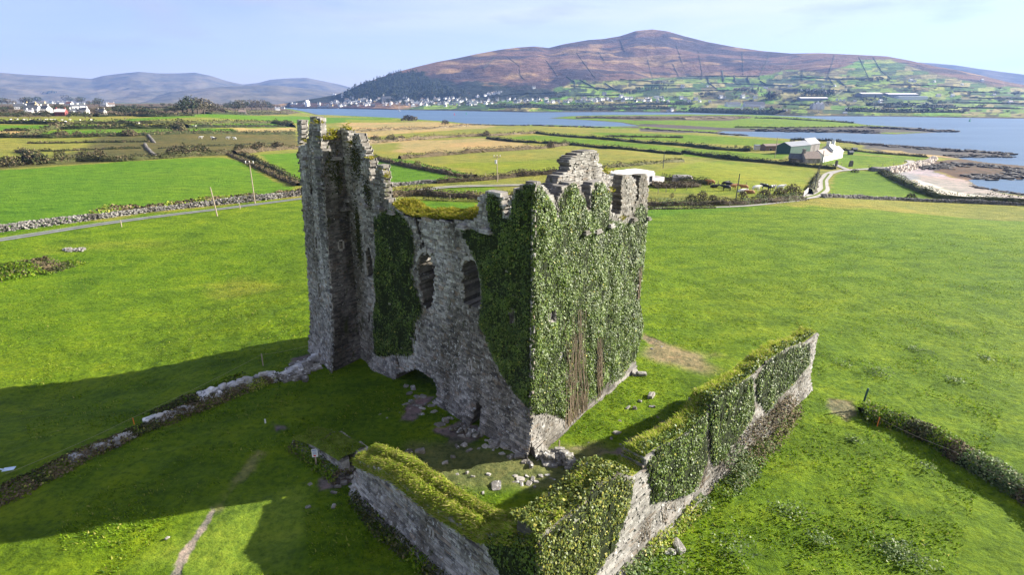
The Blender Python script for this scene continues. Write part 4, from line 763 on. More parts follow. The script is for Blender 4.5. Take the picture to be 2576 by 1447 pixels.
# ------------------------------------------------------------------ things near the ruin
def boulder_mesh(name, seed, sx, sy, sz, rough=.35):
    r = np.random.default_rng(seed); n = 6; m = 8; V = []; Fc = []
    for i in range(n + 1):
        for j in range(m):
            th = math.pi * i / n; ph = 2 * math.pi * (j + .5) / m; p = Vector((math.sin(th) * math.cos(ph), math.sin(th) * math.sin(ph), math.cos(th)))
            q = Vector([math.copysign(abs(c) ** .45, c) for c in p]); k = 1 + rough * mnoise.noise(p * 1.4 + Vector((seed * 3.1, 0, 0))) + rough * .4 * mnoise.noise(p * 4 + Vector((seed, 7, 0)))
            V.append((q.x * k * sx, q.y * k * sy, q.z * k * sz))
    for i in range(n):
        for j in range(m): Fc.append((i * m + j, (i + 1) * m + j, (i + 1) * m + (j + 1) % m, i * m + (j + 1) % m))
    return V, Fc
protos = []
for k in range(7):
    s = (.5, .42 - .03 * k % 3, .28 - .02 * (k % 4)); V, Fc = boulder_mesh('fallen_stone', 40 + k, *s); protos.append(mesh('fallen_stone', V, Fc, M_BOULDER if k % 3 else M_STONE, smoothed=False)); protos[-1].location = (0, -40, -30)
used = set()
def rock(x, y, size, label, cat='stone', group=None, z=None, flat=1., W=True):
    k = random.randrange(7); p = G(x, y) if W else np.array((x, y, 0)); g = gz(p[0], p[1])
    o = protos[k] if k not in used else protos[k].copy()
    if k in used: COL.objects.link(o)
    used.add(k); o.location = (p[0], p[1], (g if z is None else z) + size * .02); o.rotation_euler = (random.uniform(-.3, .3), random.uniform(-.3, .3), random.uniform(0, 6.28)); o.scale = (size * random.uniform(.8, 1.3), size * random.uniform(.7, 1.1), size * random.uniform(.6, 1.1) * flat)
    return tag(o, label, cat, group)
GR = 'fallen stones scattered on the grass'
for x, y, s, l in ((1057, 1138, .85, 'long grey fallen stone lying on the shaded grass before the door'), (1029, 1138, .7, None), (1248, 1225, .8, 'rounded pale boulder in the sunlit patch of the court'), (1638, 997, .85, 'pale boulder on the sunlit grass right of the ivied end wall'), (1706, 1376, .85, 'flat pale boulder in the grass outside the court wall'), (1680, 1392, .5, None),
                   (1107, 1072, .8, 'squarish stone on the bare earth before the low doorway'), (1597, 939, .95, 'upright pale slab beside the foot of the ivied end wall'), (1615, 942, .75, None)):
    rock(x, y, s, l or 'grey fallen stone lying loose on the grass near the ruin', 'boulder' if l else 'stone', None if l else GR)
lab = 'grey fallen stone lying loose on the grass near the ruin'
for x, y, s in ((1178, 1072, .55), (1160, 1098, .5), (1168, 1122, .45), (1190, 1095, .5), (1210, 1090, .5), (1225, 1110, .4), (1180, 1135, .4), (1150, 1125, .45), (1205, 1130, .35), (1120, 1165, .4), (1240, 1135, .4), (1140, 1150, .35), (1095, 1085, .35), (1010, 1040, .5), (1020, 1020, .5), (1036, 1012, .6), (1050, 1022, .6), (1062, 1030, .6), (1060, 1045, .5), (1032, 1030, .45), (975, 1056, .35), (955, 1045, .3), (1070, 1018, .5), (1048, 1000, .6), (1030, 990, .5), (1040, 978, .6), (1022, 972, .5), (1065, 1000, .55), (1085, 1022, .55), (1092, 1038, .5),
                (1597, 1028, .45), (1580, 1026, .4), (1640, 1024, .4), (1655, 1052, .3), (1560, 1062, .35), (1552, 1090, .5), (1570, 1090, .35), (1610, 1010, .3), (1538, 1105, .3), (1480, 1120, .35), (1505, 1125, .3), (1585, 1132, .35), (1560, 1122, .3), (1660, 1080, .3), (1675, 1068, .3), (1640, 878, .35), (1665, 874, .3),
                (1295, 1200, .45), (1310, 1208, .45), (1325, 1200, .4), (1340, 1208, .45), (1330, 1218, .4), (1352, 1214, .4), (1360, 1200, .4), (1312, 1222, .45), (1345, 1226, .35), (1297, 1217, .4), (1378, 1198, .35), (1390, 1208, .4), (1370, 1222, .3), (1175, 1190, .3), (1190, 1200, .3), (1150, 1195, .25), (1230, 1195, .3), (1260, 1180, .3), (1215, 1242, .3), (1300, 1270, .25), (1405, 1235, .4), (1380, 1245, .3),
                (980, 1150, .3), (900, 1250, .35), (885, 1225, .4), (865, 1215, .45), (850, 1225, .4), (840, 1240, .35), (868, 1190, .5), (885, 1180, .5), (880, 1200, .5), (840, 1275, .35), (775, 1278, .3), (780, 1222, .3), (640, 1290, .2), (420, 1355, .3), (1690, 1390, .4), (1670, 1385, .35)):
    rock(x, y, s, lab, 'stone', GR)
for j in range(34):   # tumbled stones heaped at the near foot of the ruin and under the broken arch
    t = random.random(); x = 1340 - 230 * t + random.uniform(-14, 14); y = 1158 - 118 * t + random.uniform(2, 26); rock(x, y, random.uniform(.35, .75), 'tumbled grey stone heaped against the foot of the long wall', 'stone', 'tumbled stones at the wall foot', z=random.uniform(0, .25))
# low broken cross wall in the court, and the stone row running from the tower
def stone_row(name, label, cat, pts, n, size, hgt, wid, mat, seed, extra=None):
    r = np.random.default_rng(seed); P = [G(*p)[:2] for p in pts]; mb = MB(); L = [0]
    for a, b in zip(P[:-1], P[1:]): L.append(L[-1] + np.hypot(*(b - a)))
    for i in range(n):
        s = r.uniform(0, L[-1]); k = max(0, int(np.searchsorted(L, s)) - 1); t = (s - L[k]) / (L[k + 1] - L[k]); p = P[k] + (P[k + 1] - P[k]) * t; d = P[k + 1] - P[k]; d /= np.hypot(*d); o = r.normal(0, wid * .4); p = p + o * np.array([-d[1], d[0]])
        V, Fc = boulder_mesh('x', int(r.integers(1, 999)), *(r.uniform(.6, 1.15, 3) * size * np.array([.55, .42, .3])), .3); V = np.array(V); a = r.uniform(0, 6.28); c, s_ = math.cos(a), math.sin(a); V = V @ np.array([[c, s_, 0], [-s_, c, 0], [0, 0, 1]]); hz = r.uniform(0, hgt) * max(0, 1 - abs(o) / wid)
        mb.add(V + np.array([p[0], p[1], gz(*p) + hz]), Fc)
    return tag(mb.build(name, mat), label, cat)
stone_row('broken_wall', 'low tumbled stone wall joining the ruin corner to the court wall', 'wall', [(1365, 1165), (1410, 1150), (1440, 1180), (1480, 1195), (1510, 1200)], 90, .6, .55, .6, M_BOULDER, 3)
M_WHST = stonemat('white_stone', [(0, (.35, .35, .36)), (.4, (.55, .55, .56)), (.8, (.7, .7, .7)), (1, (.5, .48, .45))], .5, .05, .1)
stone_row('dry_stone_wall', 'tumbled line of whitish stones in the shade left of the tower', 'wall', [(800, 905), (760, 930), (720, 950), (690, 950), (640, 960), (580, 980), (510, 1002)], 120, .72, .5, .75, M_WHST, 5)
stone_row('dry_stone_wall', 'short run of whitish stones showing through brambles in the shade', 'wall', [(480, 1028), (440, 1045), (400, 1062), (375, 1060)], 32, .62, .45, .6, M_WHST, 6)
stone_row('dry_stone_wall', 'few pale stones left on the bramble bank at the shaded left', 'wall', [(325, 1098), (280, 1125), (235, 1138), (190, 1160)], 22, .7, .3, .5, M_WHST, 7)
stone_row('stone_pile', 'flat grey stones spilling down beside the tower foot', 'stones', [(790, 915), (750, 940), (710, 962)], 60, .8, .2, 1.1, M_BOULDER, 8)
stone_row('stone_pile', 'flat heap of pale stones in the sunlit left field', 'stones', [(165, 628), (185, 632), (210, 628)], 34, .75, .2, .8, M_BOULDER, 9)
# scrub: a lumpy body with twigs and leaves
def scrub(name, label, cat, pts, width, height, n, size, mats, seed, group=None, kind=None, world=False, top=None, core=True):
    """vegetation along a line of points (photograph pixels on the ground, or world points)"""
    r = np.random.default_rng(seed); P = [np.array(p[:2], float) if world else G(*p)[:2] for p in pts]; L = [0]
    for a, b in zip(P[:-1], P[1:]): L.append(L[-1] + max(1e-3, np.hypot(*(b - a))))
    s = r.uniform(0, L[-1], n); X = np.interp(s, L, [p[0] for p in P]); Y = np.interp(s, L, [p[1] for p in P]); X2 = np.interp(s + .5, L, [p[0] for p in P]); Y2 = np.interp(s + .5, L, [p[1] for p in P]); X1 = np.interp(s - .5, L, [p[0] for p in P]); Y1 = np.interp(s - .5, L, [p[1] for p in P])
    tx, ty = X2 - X1, Y2 - Y1; tl = np.hypot(tx, ty) + 1e-6; nx, ny = -ty / tl, tx / tl
    prof = .35 + 1.25 * fbm(s / (height * 2.6), s * 0 + seed * 3.7, seed, 3); hh = height * prof; a = r.uniform(0, math.pi, n); rr = .55 + .5 * r.random(n) ** .5; wv = width * (.7 + .6 * vn(s / (width * 3), s * 0, seed + 2))
    o = np.cos(a) * rr * wv * .5; zz = np.sin(a) * rr * hh; X = X + nx * o + r.normal(0, .05 * width, n); Y = Y + ny * o + r.normal(0, .05 * width, n); g = np.maximum(land(X, Y), hill(X, Y)) if max(p[1] for p in P) > 900 else land(X, Y)
    c0 = np.array([P[0][0], P[0][1], gz(*P[0])]); Pt = np.stack([X, Y, g + np.maximum(zz, .03)], 1) - c0; Nn = np.stack([nx * np.cos(a), ny * np.cos(a), np.sin(a) + .3], 1)
    root = None; V, Q = leaves(Pt, Nn, r.uniform(.6, 1.5, n) * size, r, .7, .7, .2)
    if not isinstance(mats, (list, tuple)): mats = [mats]
    mi = (vn(s / (height * 4), s * 0, seed + 9) * len(mats) * .999).astype(int) if len(mats) > 1 else None
    if mi is not None: mi = np.where(r.random(n) < .25, r.integers(0, len(mats), n), mi)
    if core:   # solid core that stops the light
        k = max(2, int(L[-1] / max(1.2, width * .6))); sc = np.linspace(0, L[-1], k + 1); cx = np.interp(sc, L, [p[0] for p in P]); cy = np.interp(sc, L, [p[1] for p in P]); T = np.stack([np.gradient(cx), np.gradient(cy)], 1); T /= np.linalg.norm(T, axis=1)[:, None] + 1e-9
        pr = .35 + 1.25 * fbm(sc / (height * 2.6), sc * 0 + seed * 3.7, seed, 3); rows = []
        for aa in np.linspace(0, math.pi, 7):
            w2 = width * .42 * math.cos(aa); h2 = height * .68 * math.sin(aa); x = cx - T[:, 1] * w2 + r.normal(0, width * .05, k + 1); y = cy + T[:, 0] * w2 + r.normal(0, width * .05, k + 1)
            gg = np.maximum(land(x, y), hill(x, y)) if cy.max() > 900 else land(x, y); rows.append(np.stack([x, y, gg - .1 + (h2 * pr + .0) * r.uniform(.8, 1.1, k + 1)], 1) - c0)
        Vc = np.concatenate(rows); m = k + 1; Fc = np.array([(i * m + j, i * m + j + 1, (i + 1) * m + j + 1, (i + 1) * m + j) for i in range(6) for j in range(k)]) + len(V); V = np.concatenate([V, Vc]); Q = np.concatenate([Q, Fc])
        mi = np.concatenate([mi if mi is not None else np.zeros(n, int), np.full(len(Fc), 0)])
    o = mesh(name, V, Q, mats, None, mi=mi, loc=tuple(c0)); return tag(o, label, cat, group, kind)
scrub('bramble_bank', 'brown bramble bank running down the shaded left side below the tower', 'brambles', [(700, 950), (600, 985), (500, 1022), (420, 1060), (330, 1096), (220, 1146), (120, 1195), (0, 1255), (-140, 1320)], 2.0, .42, 8000, .13, [M_BRAMB, M_HEDGE, M_BRAMB, M_TURF], 5, core=False)
scrub('weed_patch', 'dark leafy nettle strip along the upper side of the bramble bank', 'weeds', [(620, 950), (560, 975), (480, 1010), (380, 1050)], 2.2, .5, 2600, .17, [M_HEDGE, M_GRASS], 6, core=False)
scrub('hedge_bank', 'grassy field bank with dark brambles running off at the lower right', 'hedge', [(2165, 1045), (2215, 1052), (2290, 1085), (2360, 1120), (2430, 1165), (2510, 1205), (2600, 1260), (2720, 1330)], 1.9, 1.05, 11000, .13, [M_HEDGE, M_GRASS, M_BRAMB, M_WEED, M_HEDGE], 8)
scrub('bramble_scrub', 'grey twiggy scrub at the foot of the court wall', 'brambles', [(1985, 1030), (1950, 1070), (1910, 1110), (1870, 1150), (1840, 1190), (1815, 1215)], 2.1, 1.5, 6500, .12, [M_BRAMB, M_BRAMB, M_WEED], 9, core=False)
scrub('weed_patch', 'pale leafy weeds below the twiggy scrub beside the court wall', 'weeds', [(1930, 1120), (1880, 1180), (1840, 1215), (1800, 1250)], 1.6, .6, 2400, .13, [M_WEED, M_GRASS], 10, core=False)
scrub('weed_patch', 'tall straw grass along the outer foot of the court wall', 'weeds', [(1770, 1262), (1720, 1305), (1640, 1385), (1585, 1440), (1550, 1490)], 1.2, .6, 2600, .13, [M_TURF, M_WEED], 11, core=False)
scrub('weed_patch', 'dark weeds at the shaded foot of the front court wall', 'weeds', [(900, 1250), (960, 1320), (1040, 1390), (1110, 1445), (1180, 1510)], 1.3, .55, 3200, .13, [M_HEDGE, M_GRASS], 12, core=False)
scrub('bramble_patch', 'brown bramble patch with stones at the left edge of the sunlit field', 'brambles', [(-60, 700), (20, 690), (60, 680), (110, 668), (130, 664)], 5.5, 1.0, 5000, .28, [M_BRAMB, M_GRASS, M_HEDGE], 13, core=False)
scrub('weed_patch', 'low dark green weeds beside the brambles at the left edge', 'weeds', [(100, 690), (150, 672), (200, 660)], 3.2, .5, 900, .25, [M_GRASS, M_HEDGE], 14, core=False)
for x, y, s in ((45, 680, .9), (80, 675, 1.0), (65, 690, .7), (95, 672, .8)): rock(x, y, s, 'pale stone in the bramble patch at the left edge', 'stone', 'stones in the left bramble patch', z=gz(*at(x, y)[:2]) + .6)
# low grassed stub of wall beyond the front wall
stub = thing('grassed_wall_stub', 'low broken wall stub with a flat grass top beside the sign', 'wall', tuple(at(800, 1150)))
inv = np.array(stub.location)
def stubwall():
    pts = [at(745, 1120)[:2], at(800, 1150)[:2], at(868, 1200)[:2]]; hs = [.55, 1.0, 1.25]; r = np.random.default_rng(77); V = []; Q = []; n = 0
    for (a, b), (h0, h1) in zip(zip(pts[:-1], pts[1:]), zip(hs[:-1], hs[1:])):
        w = Wall(a, b); w.N = w.N * (-1 if np.dot(w.N[:2], -np.array(a)) < 0 else 1); z = -.3
        while z < max(h0, h1):
            h = r.uniform(.1, .2); u = 0
            while u < w.L:
                e = min(u + r.uniform(.25, .6), w.L); ht = h0 + (h1 - h0) * u / w.L
                if z + h * .5 < ht:
                    for D in ((.0, .3), (-1.35, -1.65)):
                        j = r.uniform(-.02, .05); U = np.array([u, e, e, u, u + .02, e - .02, e - .02, u + .02]); Z = np.array([z, z, z + h, z + h, z + .01, z + .015, z + h - .015, z + h - .01]); Dd = np.array([D[0] - .4 * np.sign(D[1])] * 4 + [D[1] + j - .2 * z] * 4); V.append(w.P(U, Z, Dd)); Q.append(HEXF + n); n += 8
                u = e
            z += h
    mesh('wall', np.concatenate(V) - inv, np.concatenate(Q), M_STONE, stub)
    tq = []
    for (a, b), (h0, h1) in zip(zip(pts[:-1], pts[1:]), zip(hs[:-1], hs[1:])):
        d = (b - a) / np.hypot(*(b - a)); nrm = np.array([d[1], -d[0]]); nrm *= -1 if np.dot(nrm, a) > 0 else 1
        for o0, o1 in ((.3, -.7), (-.7, -1.7)): tq.append(((*(a + nrm * o0), h0), (*(b + nrm * o0), h1), (*(b + nrm * o1), h1), (*(a + nrm * o1), h0)))
    turf('turf', stub, tq, 3800, (.06, .16), M_GRASS, 9, (-.1, -.1, 0), .06, .22, inv)
stubwall()
scrub('weed_patch', 'grass and brambles draping the face of the low wall stub', 'weeds', [(742, 1128), (772, 1146), (804, 1166), (838, 1192), (864, 1212)], 1.1, .75, 2600, .12, [M_GRASS, M_BRAMB, M_GRASS], 21, core=False)
# posts, sign, wire
def post(name, label, x, y, h, rad, mat, z=None, lean=(0, 0), cat='post'):
    p = G(x, y); g = gz(*p[:2]) if z is None else z; mb = MB(); mb.tube([(0, 0, -.2), (lean[0] * .5, lean[1] * .5, h * .5), (lean[0], lean[1], h - .03), (lean[0], lean[1], h)], [rad, rad, rad, rad * .6], 7); o = mb.build(name, mat, loc=(p[0], p[1], g)); return tag(o, label, cat)
post('fence_post', 'thin wooden fence post standing in shade left of the tower', 662, 920, 1.15, .05, M_WOOD)
post('fence_post', 'short wooden post at the foot of the ivied end wall', 1406, 1140, .95, .05, M_WOOD)
post('fence_post', 'dark blue-green post at the end of the right-hand bank', 2169, 1030, 1.0, .07, plain('blue_green_paint', (.02, .07, .08), .5, .2), z=.75, lean=(.12, 0))
post('marker_stake', 'orange marker stake beside the right-hand bank', 2206, 1074, .75, .035, M_ORANGE, lean=(.05, 0))
post('marker_stake', 'short orange stake in the shaded bramble bank', 338, 1070, .6, .035, M_ORANGE)
def wire(name, label, P, zs, rad=.008):
    mb = MB(); pts = []
    W3 = [np.array([*G(*p)[:2], gz(*G(*p)[:2]) + z]) for p, z in zip(P, zs)]
    for a, b in zip(W3[:-1], W3[1:]):
        for i in range(6): t = i / 6; q = a + (b - a) * t; q[2] -= .12 * math.sin(t * math.pi); pts.append(q)
    pts.append(W3[-1]); mb.tube(pts, rad, 4); tag(mb.build(name, M_WOOD), label, 'wire')
wire('fence_wire', 'single strand of fence wire running along the right-hand bank', [(2171, 1030), (2206, 1074), (2390, 1160), (2640, 1290)], [.9, .7, .75, .75], .012)
wire('fence_wire', 'thin strand of fence wire above the shaded bramble bank', [(785, 890), (662, 920), (338, 1070), (20, 1215)], [.9, 1.05, .6, .6])
def sign():
    p = at(797, 1178); s = thing('notice_board', 'small white notice board on a wooden post beside the wall stub', 'sign', (p[0], p[1], gz(*p[:2])), R(8))
    mb = MB(); mb.box((0, 0, .55), (.09, .07, 1.5)); mb.build('post', M_WOOD, s); mb = MB(); mb.box((0, -.05, 1.12), (.36, .025, .56)); pn = mb.build('panel', M_WHITE, s)
    mb = MB()
    mb.box((0, -.066, 1.33), (.28, .006, .06)); [mb.box((0, -.066, 1.22 - .045 * k), (.26 - .03 * (k % 2), .006, .014)) for k in range(5)]; mb.build('text_lines', M_SIGNB, pn); mb = MB(); mb.box((-.02, -.066, .94), (.14, .006, .1)); mb.build('red_mark', M_RED, pn)
sign()
p = G(28, 1198); mb = MB(); mb.box((0, 0, .1), (.6, .35, .04), .3); mb.box((-.4, -.1, .15), (.6, .06, .05), -.2); tag(mb.build('broken_sheet', plain('pale_blue_plastic', (.5, .6, .75), .4, .15), loc=(p[0], p[1], p[2] + .4)), 'broken pale blue sheet lying on the bramble bank at left', 'debris')
p = G(668, 1066); mb = MB(); mb.tube([(0, 0, -.1), (0, 0, .35)], [.06, .05], 6); tag(mb.build('marker_post', M_WHITE, loc=(p[0], p[1], gz(*p[:2]))), 'short white marker post in the shaded grass before the ruin', 'post')
# grass
def grass():
    r = np.random.default_rng(12); n = 170000; y = 16 + 80 * r.random(n) ** 1.6; x = (r.random(n) * 2 - 1) * y * .98
    cf = fbm(x / 2.5, y / 2.5, 91, 3); k = r.random(n) < smooth((cf - .32) * 4)
    for _, poly, s in PATCH:
        if _ is not PATCH[4][0]: k &= ~inpoly(x, y, [at(*q)[:2] for q in poly])
    for a, b in ((C1, C2), (C2, C2 + uL * 20), (C1, RE)): pass
    k &= ~inpoly(x, y, [C1, C2, C2 + uL * 22, RE, TN, TL]) & ~inpoly(x, y, [K0, KR, KR - W_CR.N[:2] * 1.3, K0 - W_CR.N[:2] * 1.3]) & ~inpoly(x, y, [K0, KL, KL - W_CL.N[:2] * 1.6, K0 - W_CL.N[:2] * 1.6])
    x, y = x[k], y[k]; n = len(x); near = 1 - smooth((np.hypot(x, y) - 60) / 60); z = land(x, y) + near * ((fbm(x / 3.1, y / 3.1, 11, 3) - .5) * .38 + (fbm(x / .9, y / .9, 17, 2) - .5) * .14)
    h = r.uniform(.05, .15, n) * (.6 + cf[k]) ; v, q = blades(np.stack([x, y, z - .02], 1), h, r, .30, .5, (-.25, -.1, 0))
    tag(mesh('grass', v, q, M_GRASS), kind='stuff')
    for (cx, cy, n, rad) in ((2250, 1390, 260, 1.0), (2290, 1410, 260, 1.1), (2060, 1360, 140, .6), (1850, 1380, 200, 1.2), (2150, 1110, 90, .5), (2330, 1180, 80, .5), (2400, 960, 120, .7), (2210, 940, 140, 1.2), (2120, 920, 90, .8), (1980, 1290, 160, 1.0), (1700, 1420, 180, 1.3), (1620, 1440, 160, 1.0), (2480, 905, 100, .7), (2300, 880, 90, .8)):
        p = at(cx, cy); a = r.normal(0, rad * .5, (n, 2)); P = np.stack([a[:, 0], a[:, 1], land(p[0] + a[:, 0], p[1] + a[:, 1]) + r.uniform(.1, .3, n)], 1); v, q = leaves(P, np.tile([0, 0, 1.], (n, 1)), r.uniform(.07, .16, n), r, .7, .8)
        tag(mesh('weed_undergrowth', v, q, M_WEED, loc=(p[0], p[1], 0)), 'low pale-leaved weed clump in the sunlit grass right of the court wall', 'weeds', 'weed clumps in the right-hand grass', 'thing')
grass()
# ------------------------------------------------------------------ hedges, walls, bushes of the middle distance
def dry_wall(name, label, pts, hgt, wid, mat, seed, size=.5, top=None):
    """dry stone field wall: lumpy body of many stones"""
    r = np.random.default_rng(seed); P = [G(*p)[:2] for p in pts]; L = [0]
    for a, b in zip(P[:-1], P[1:]): L.append(L[-1] + np.hypot(*(b - a)))
    n = int(L[-1] * hgt * 9 / size ** 1.5); s = r.uniform(0, L[-1], n); X = np.interp(s, L, [p[0] for p in P]); Y = np.interp(s, L, [p[1] for p in P]); t = r.random(n); o = (r.random(n) - .5) * wid * (1.25 - .7 * t)
    d = np.stack([np.interp(s + 1, L, [p[0] for p in P]) - np.interp(s - 1, L, [p[0] for p in P]), np.interp(s + 1, L, [p[1] for p in P]) - np.interp(s - 1, L, [p[1] for p in P])], 1); d /= np.linalg.norm(d, axis=1)[:, None] + 1e-9
    X = X - d[:, 1] * o; Y = Y + d[:, 0] * o; Z = land(X, Y) + t * hgt * (.75 + .5 * vn(s / 6, s * 0, seed)) - .1
    c0 = np.array([*P[0], gz(*P[0])]); base = np.array([(-1, -1, -1), (1, -1, -1), (1, 1, -1), (-1, 1, -1), (-.7, -.7, 1), (.7, -.7, 1), (.7, .7, 1), (-.7, .7, 1)]) * .5
    sc = r.uniform(.6, 1.3, (n, 1, 3)) * np.array([size, size * .75, size * .5]); an = np.arctan2(d[:, 1], d[:, 0]) + r.normal(0, .4, n); V = base[None] * sc; c, s_ = np.cos(an)[:, None], np.sin(an)[:, None]
    V = np.stack([V[..., 0] * c - V[..., 1] * s_, V[..., 0] * s_ + V[..., 1] * c, V[..., 2]], -1) + np.stack([X, Y, Z], 1)[:, None] - c0
    Q = (HEXF[None] + np.arange(n)[:, None, None] * 8).reshape(-1, 4)
    return tag(mesh(name, V.reshape(-1, 3), Q, mat, loc=tuple(c0)), label, 'wall')
dry_wall('dry_stone_wall', 'long grey dry stone wall running beside the tarmac lane at left', [(-120, 603), (0, 584), (133, 566), (267, 548), (400, 530), (540, 516), (667, 503), (760, 491)], 1.3, 1.3, M_SHINGLE, 1, .38)
scrub('bramble_hedge', 'brown bramble growth on top of the lane-side dry stone wall', 'brambles', [(230, 549), (267, 543), (400, 525), (540, 511), (667, 498), (760, 486)], 2.2, 1.5, 2600, .5, [M_BRAMB, M_TURF, M_BRAMB], 2, core=False)
dry_wall('dry_stone_wall', 'short grey dry stone wall beyond the mossy wall top of the ruin', [(975, 471), (1010, 467), (1050, 463), (1098, 460)], 1.2, .9, M_SHINGLE, 3, .5)
dry_wall('dry_stone_wall', 'brownish field wall bending across the dull field at left', [(373, 340), (383, 352), (388, 359)], .9, 1.2, M_SHINGLE, 4, .5)
dry_wall('dry_stone_wall', 'crooked brownish field wall running down to the dark bushes at left', [(365, 363), (368, 370), (375, 378), (383, 386), (392, 394)], .9, 1.2, M_SHINGLE, 5, .5)
dry_wall('dry_stone_wall', 'overgrown stone wall between the bright field and the beach field', [(2068, 497), (2110, 497), (2150, 499), (2250, 503), (2350, 508), (2450, 512), (2620, 520)], 1.0, 1.2, M_SHINGLE, 6, .55)
HB = [M_BRAMB, M_HEDGE, M_BRAMB]; HG = [M_HEDGE, M_BRAMB, M_HEDGE]
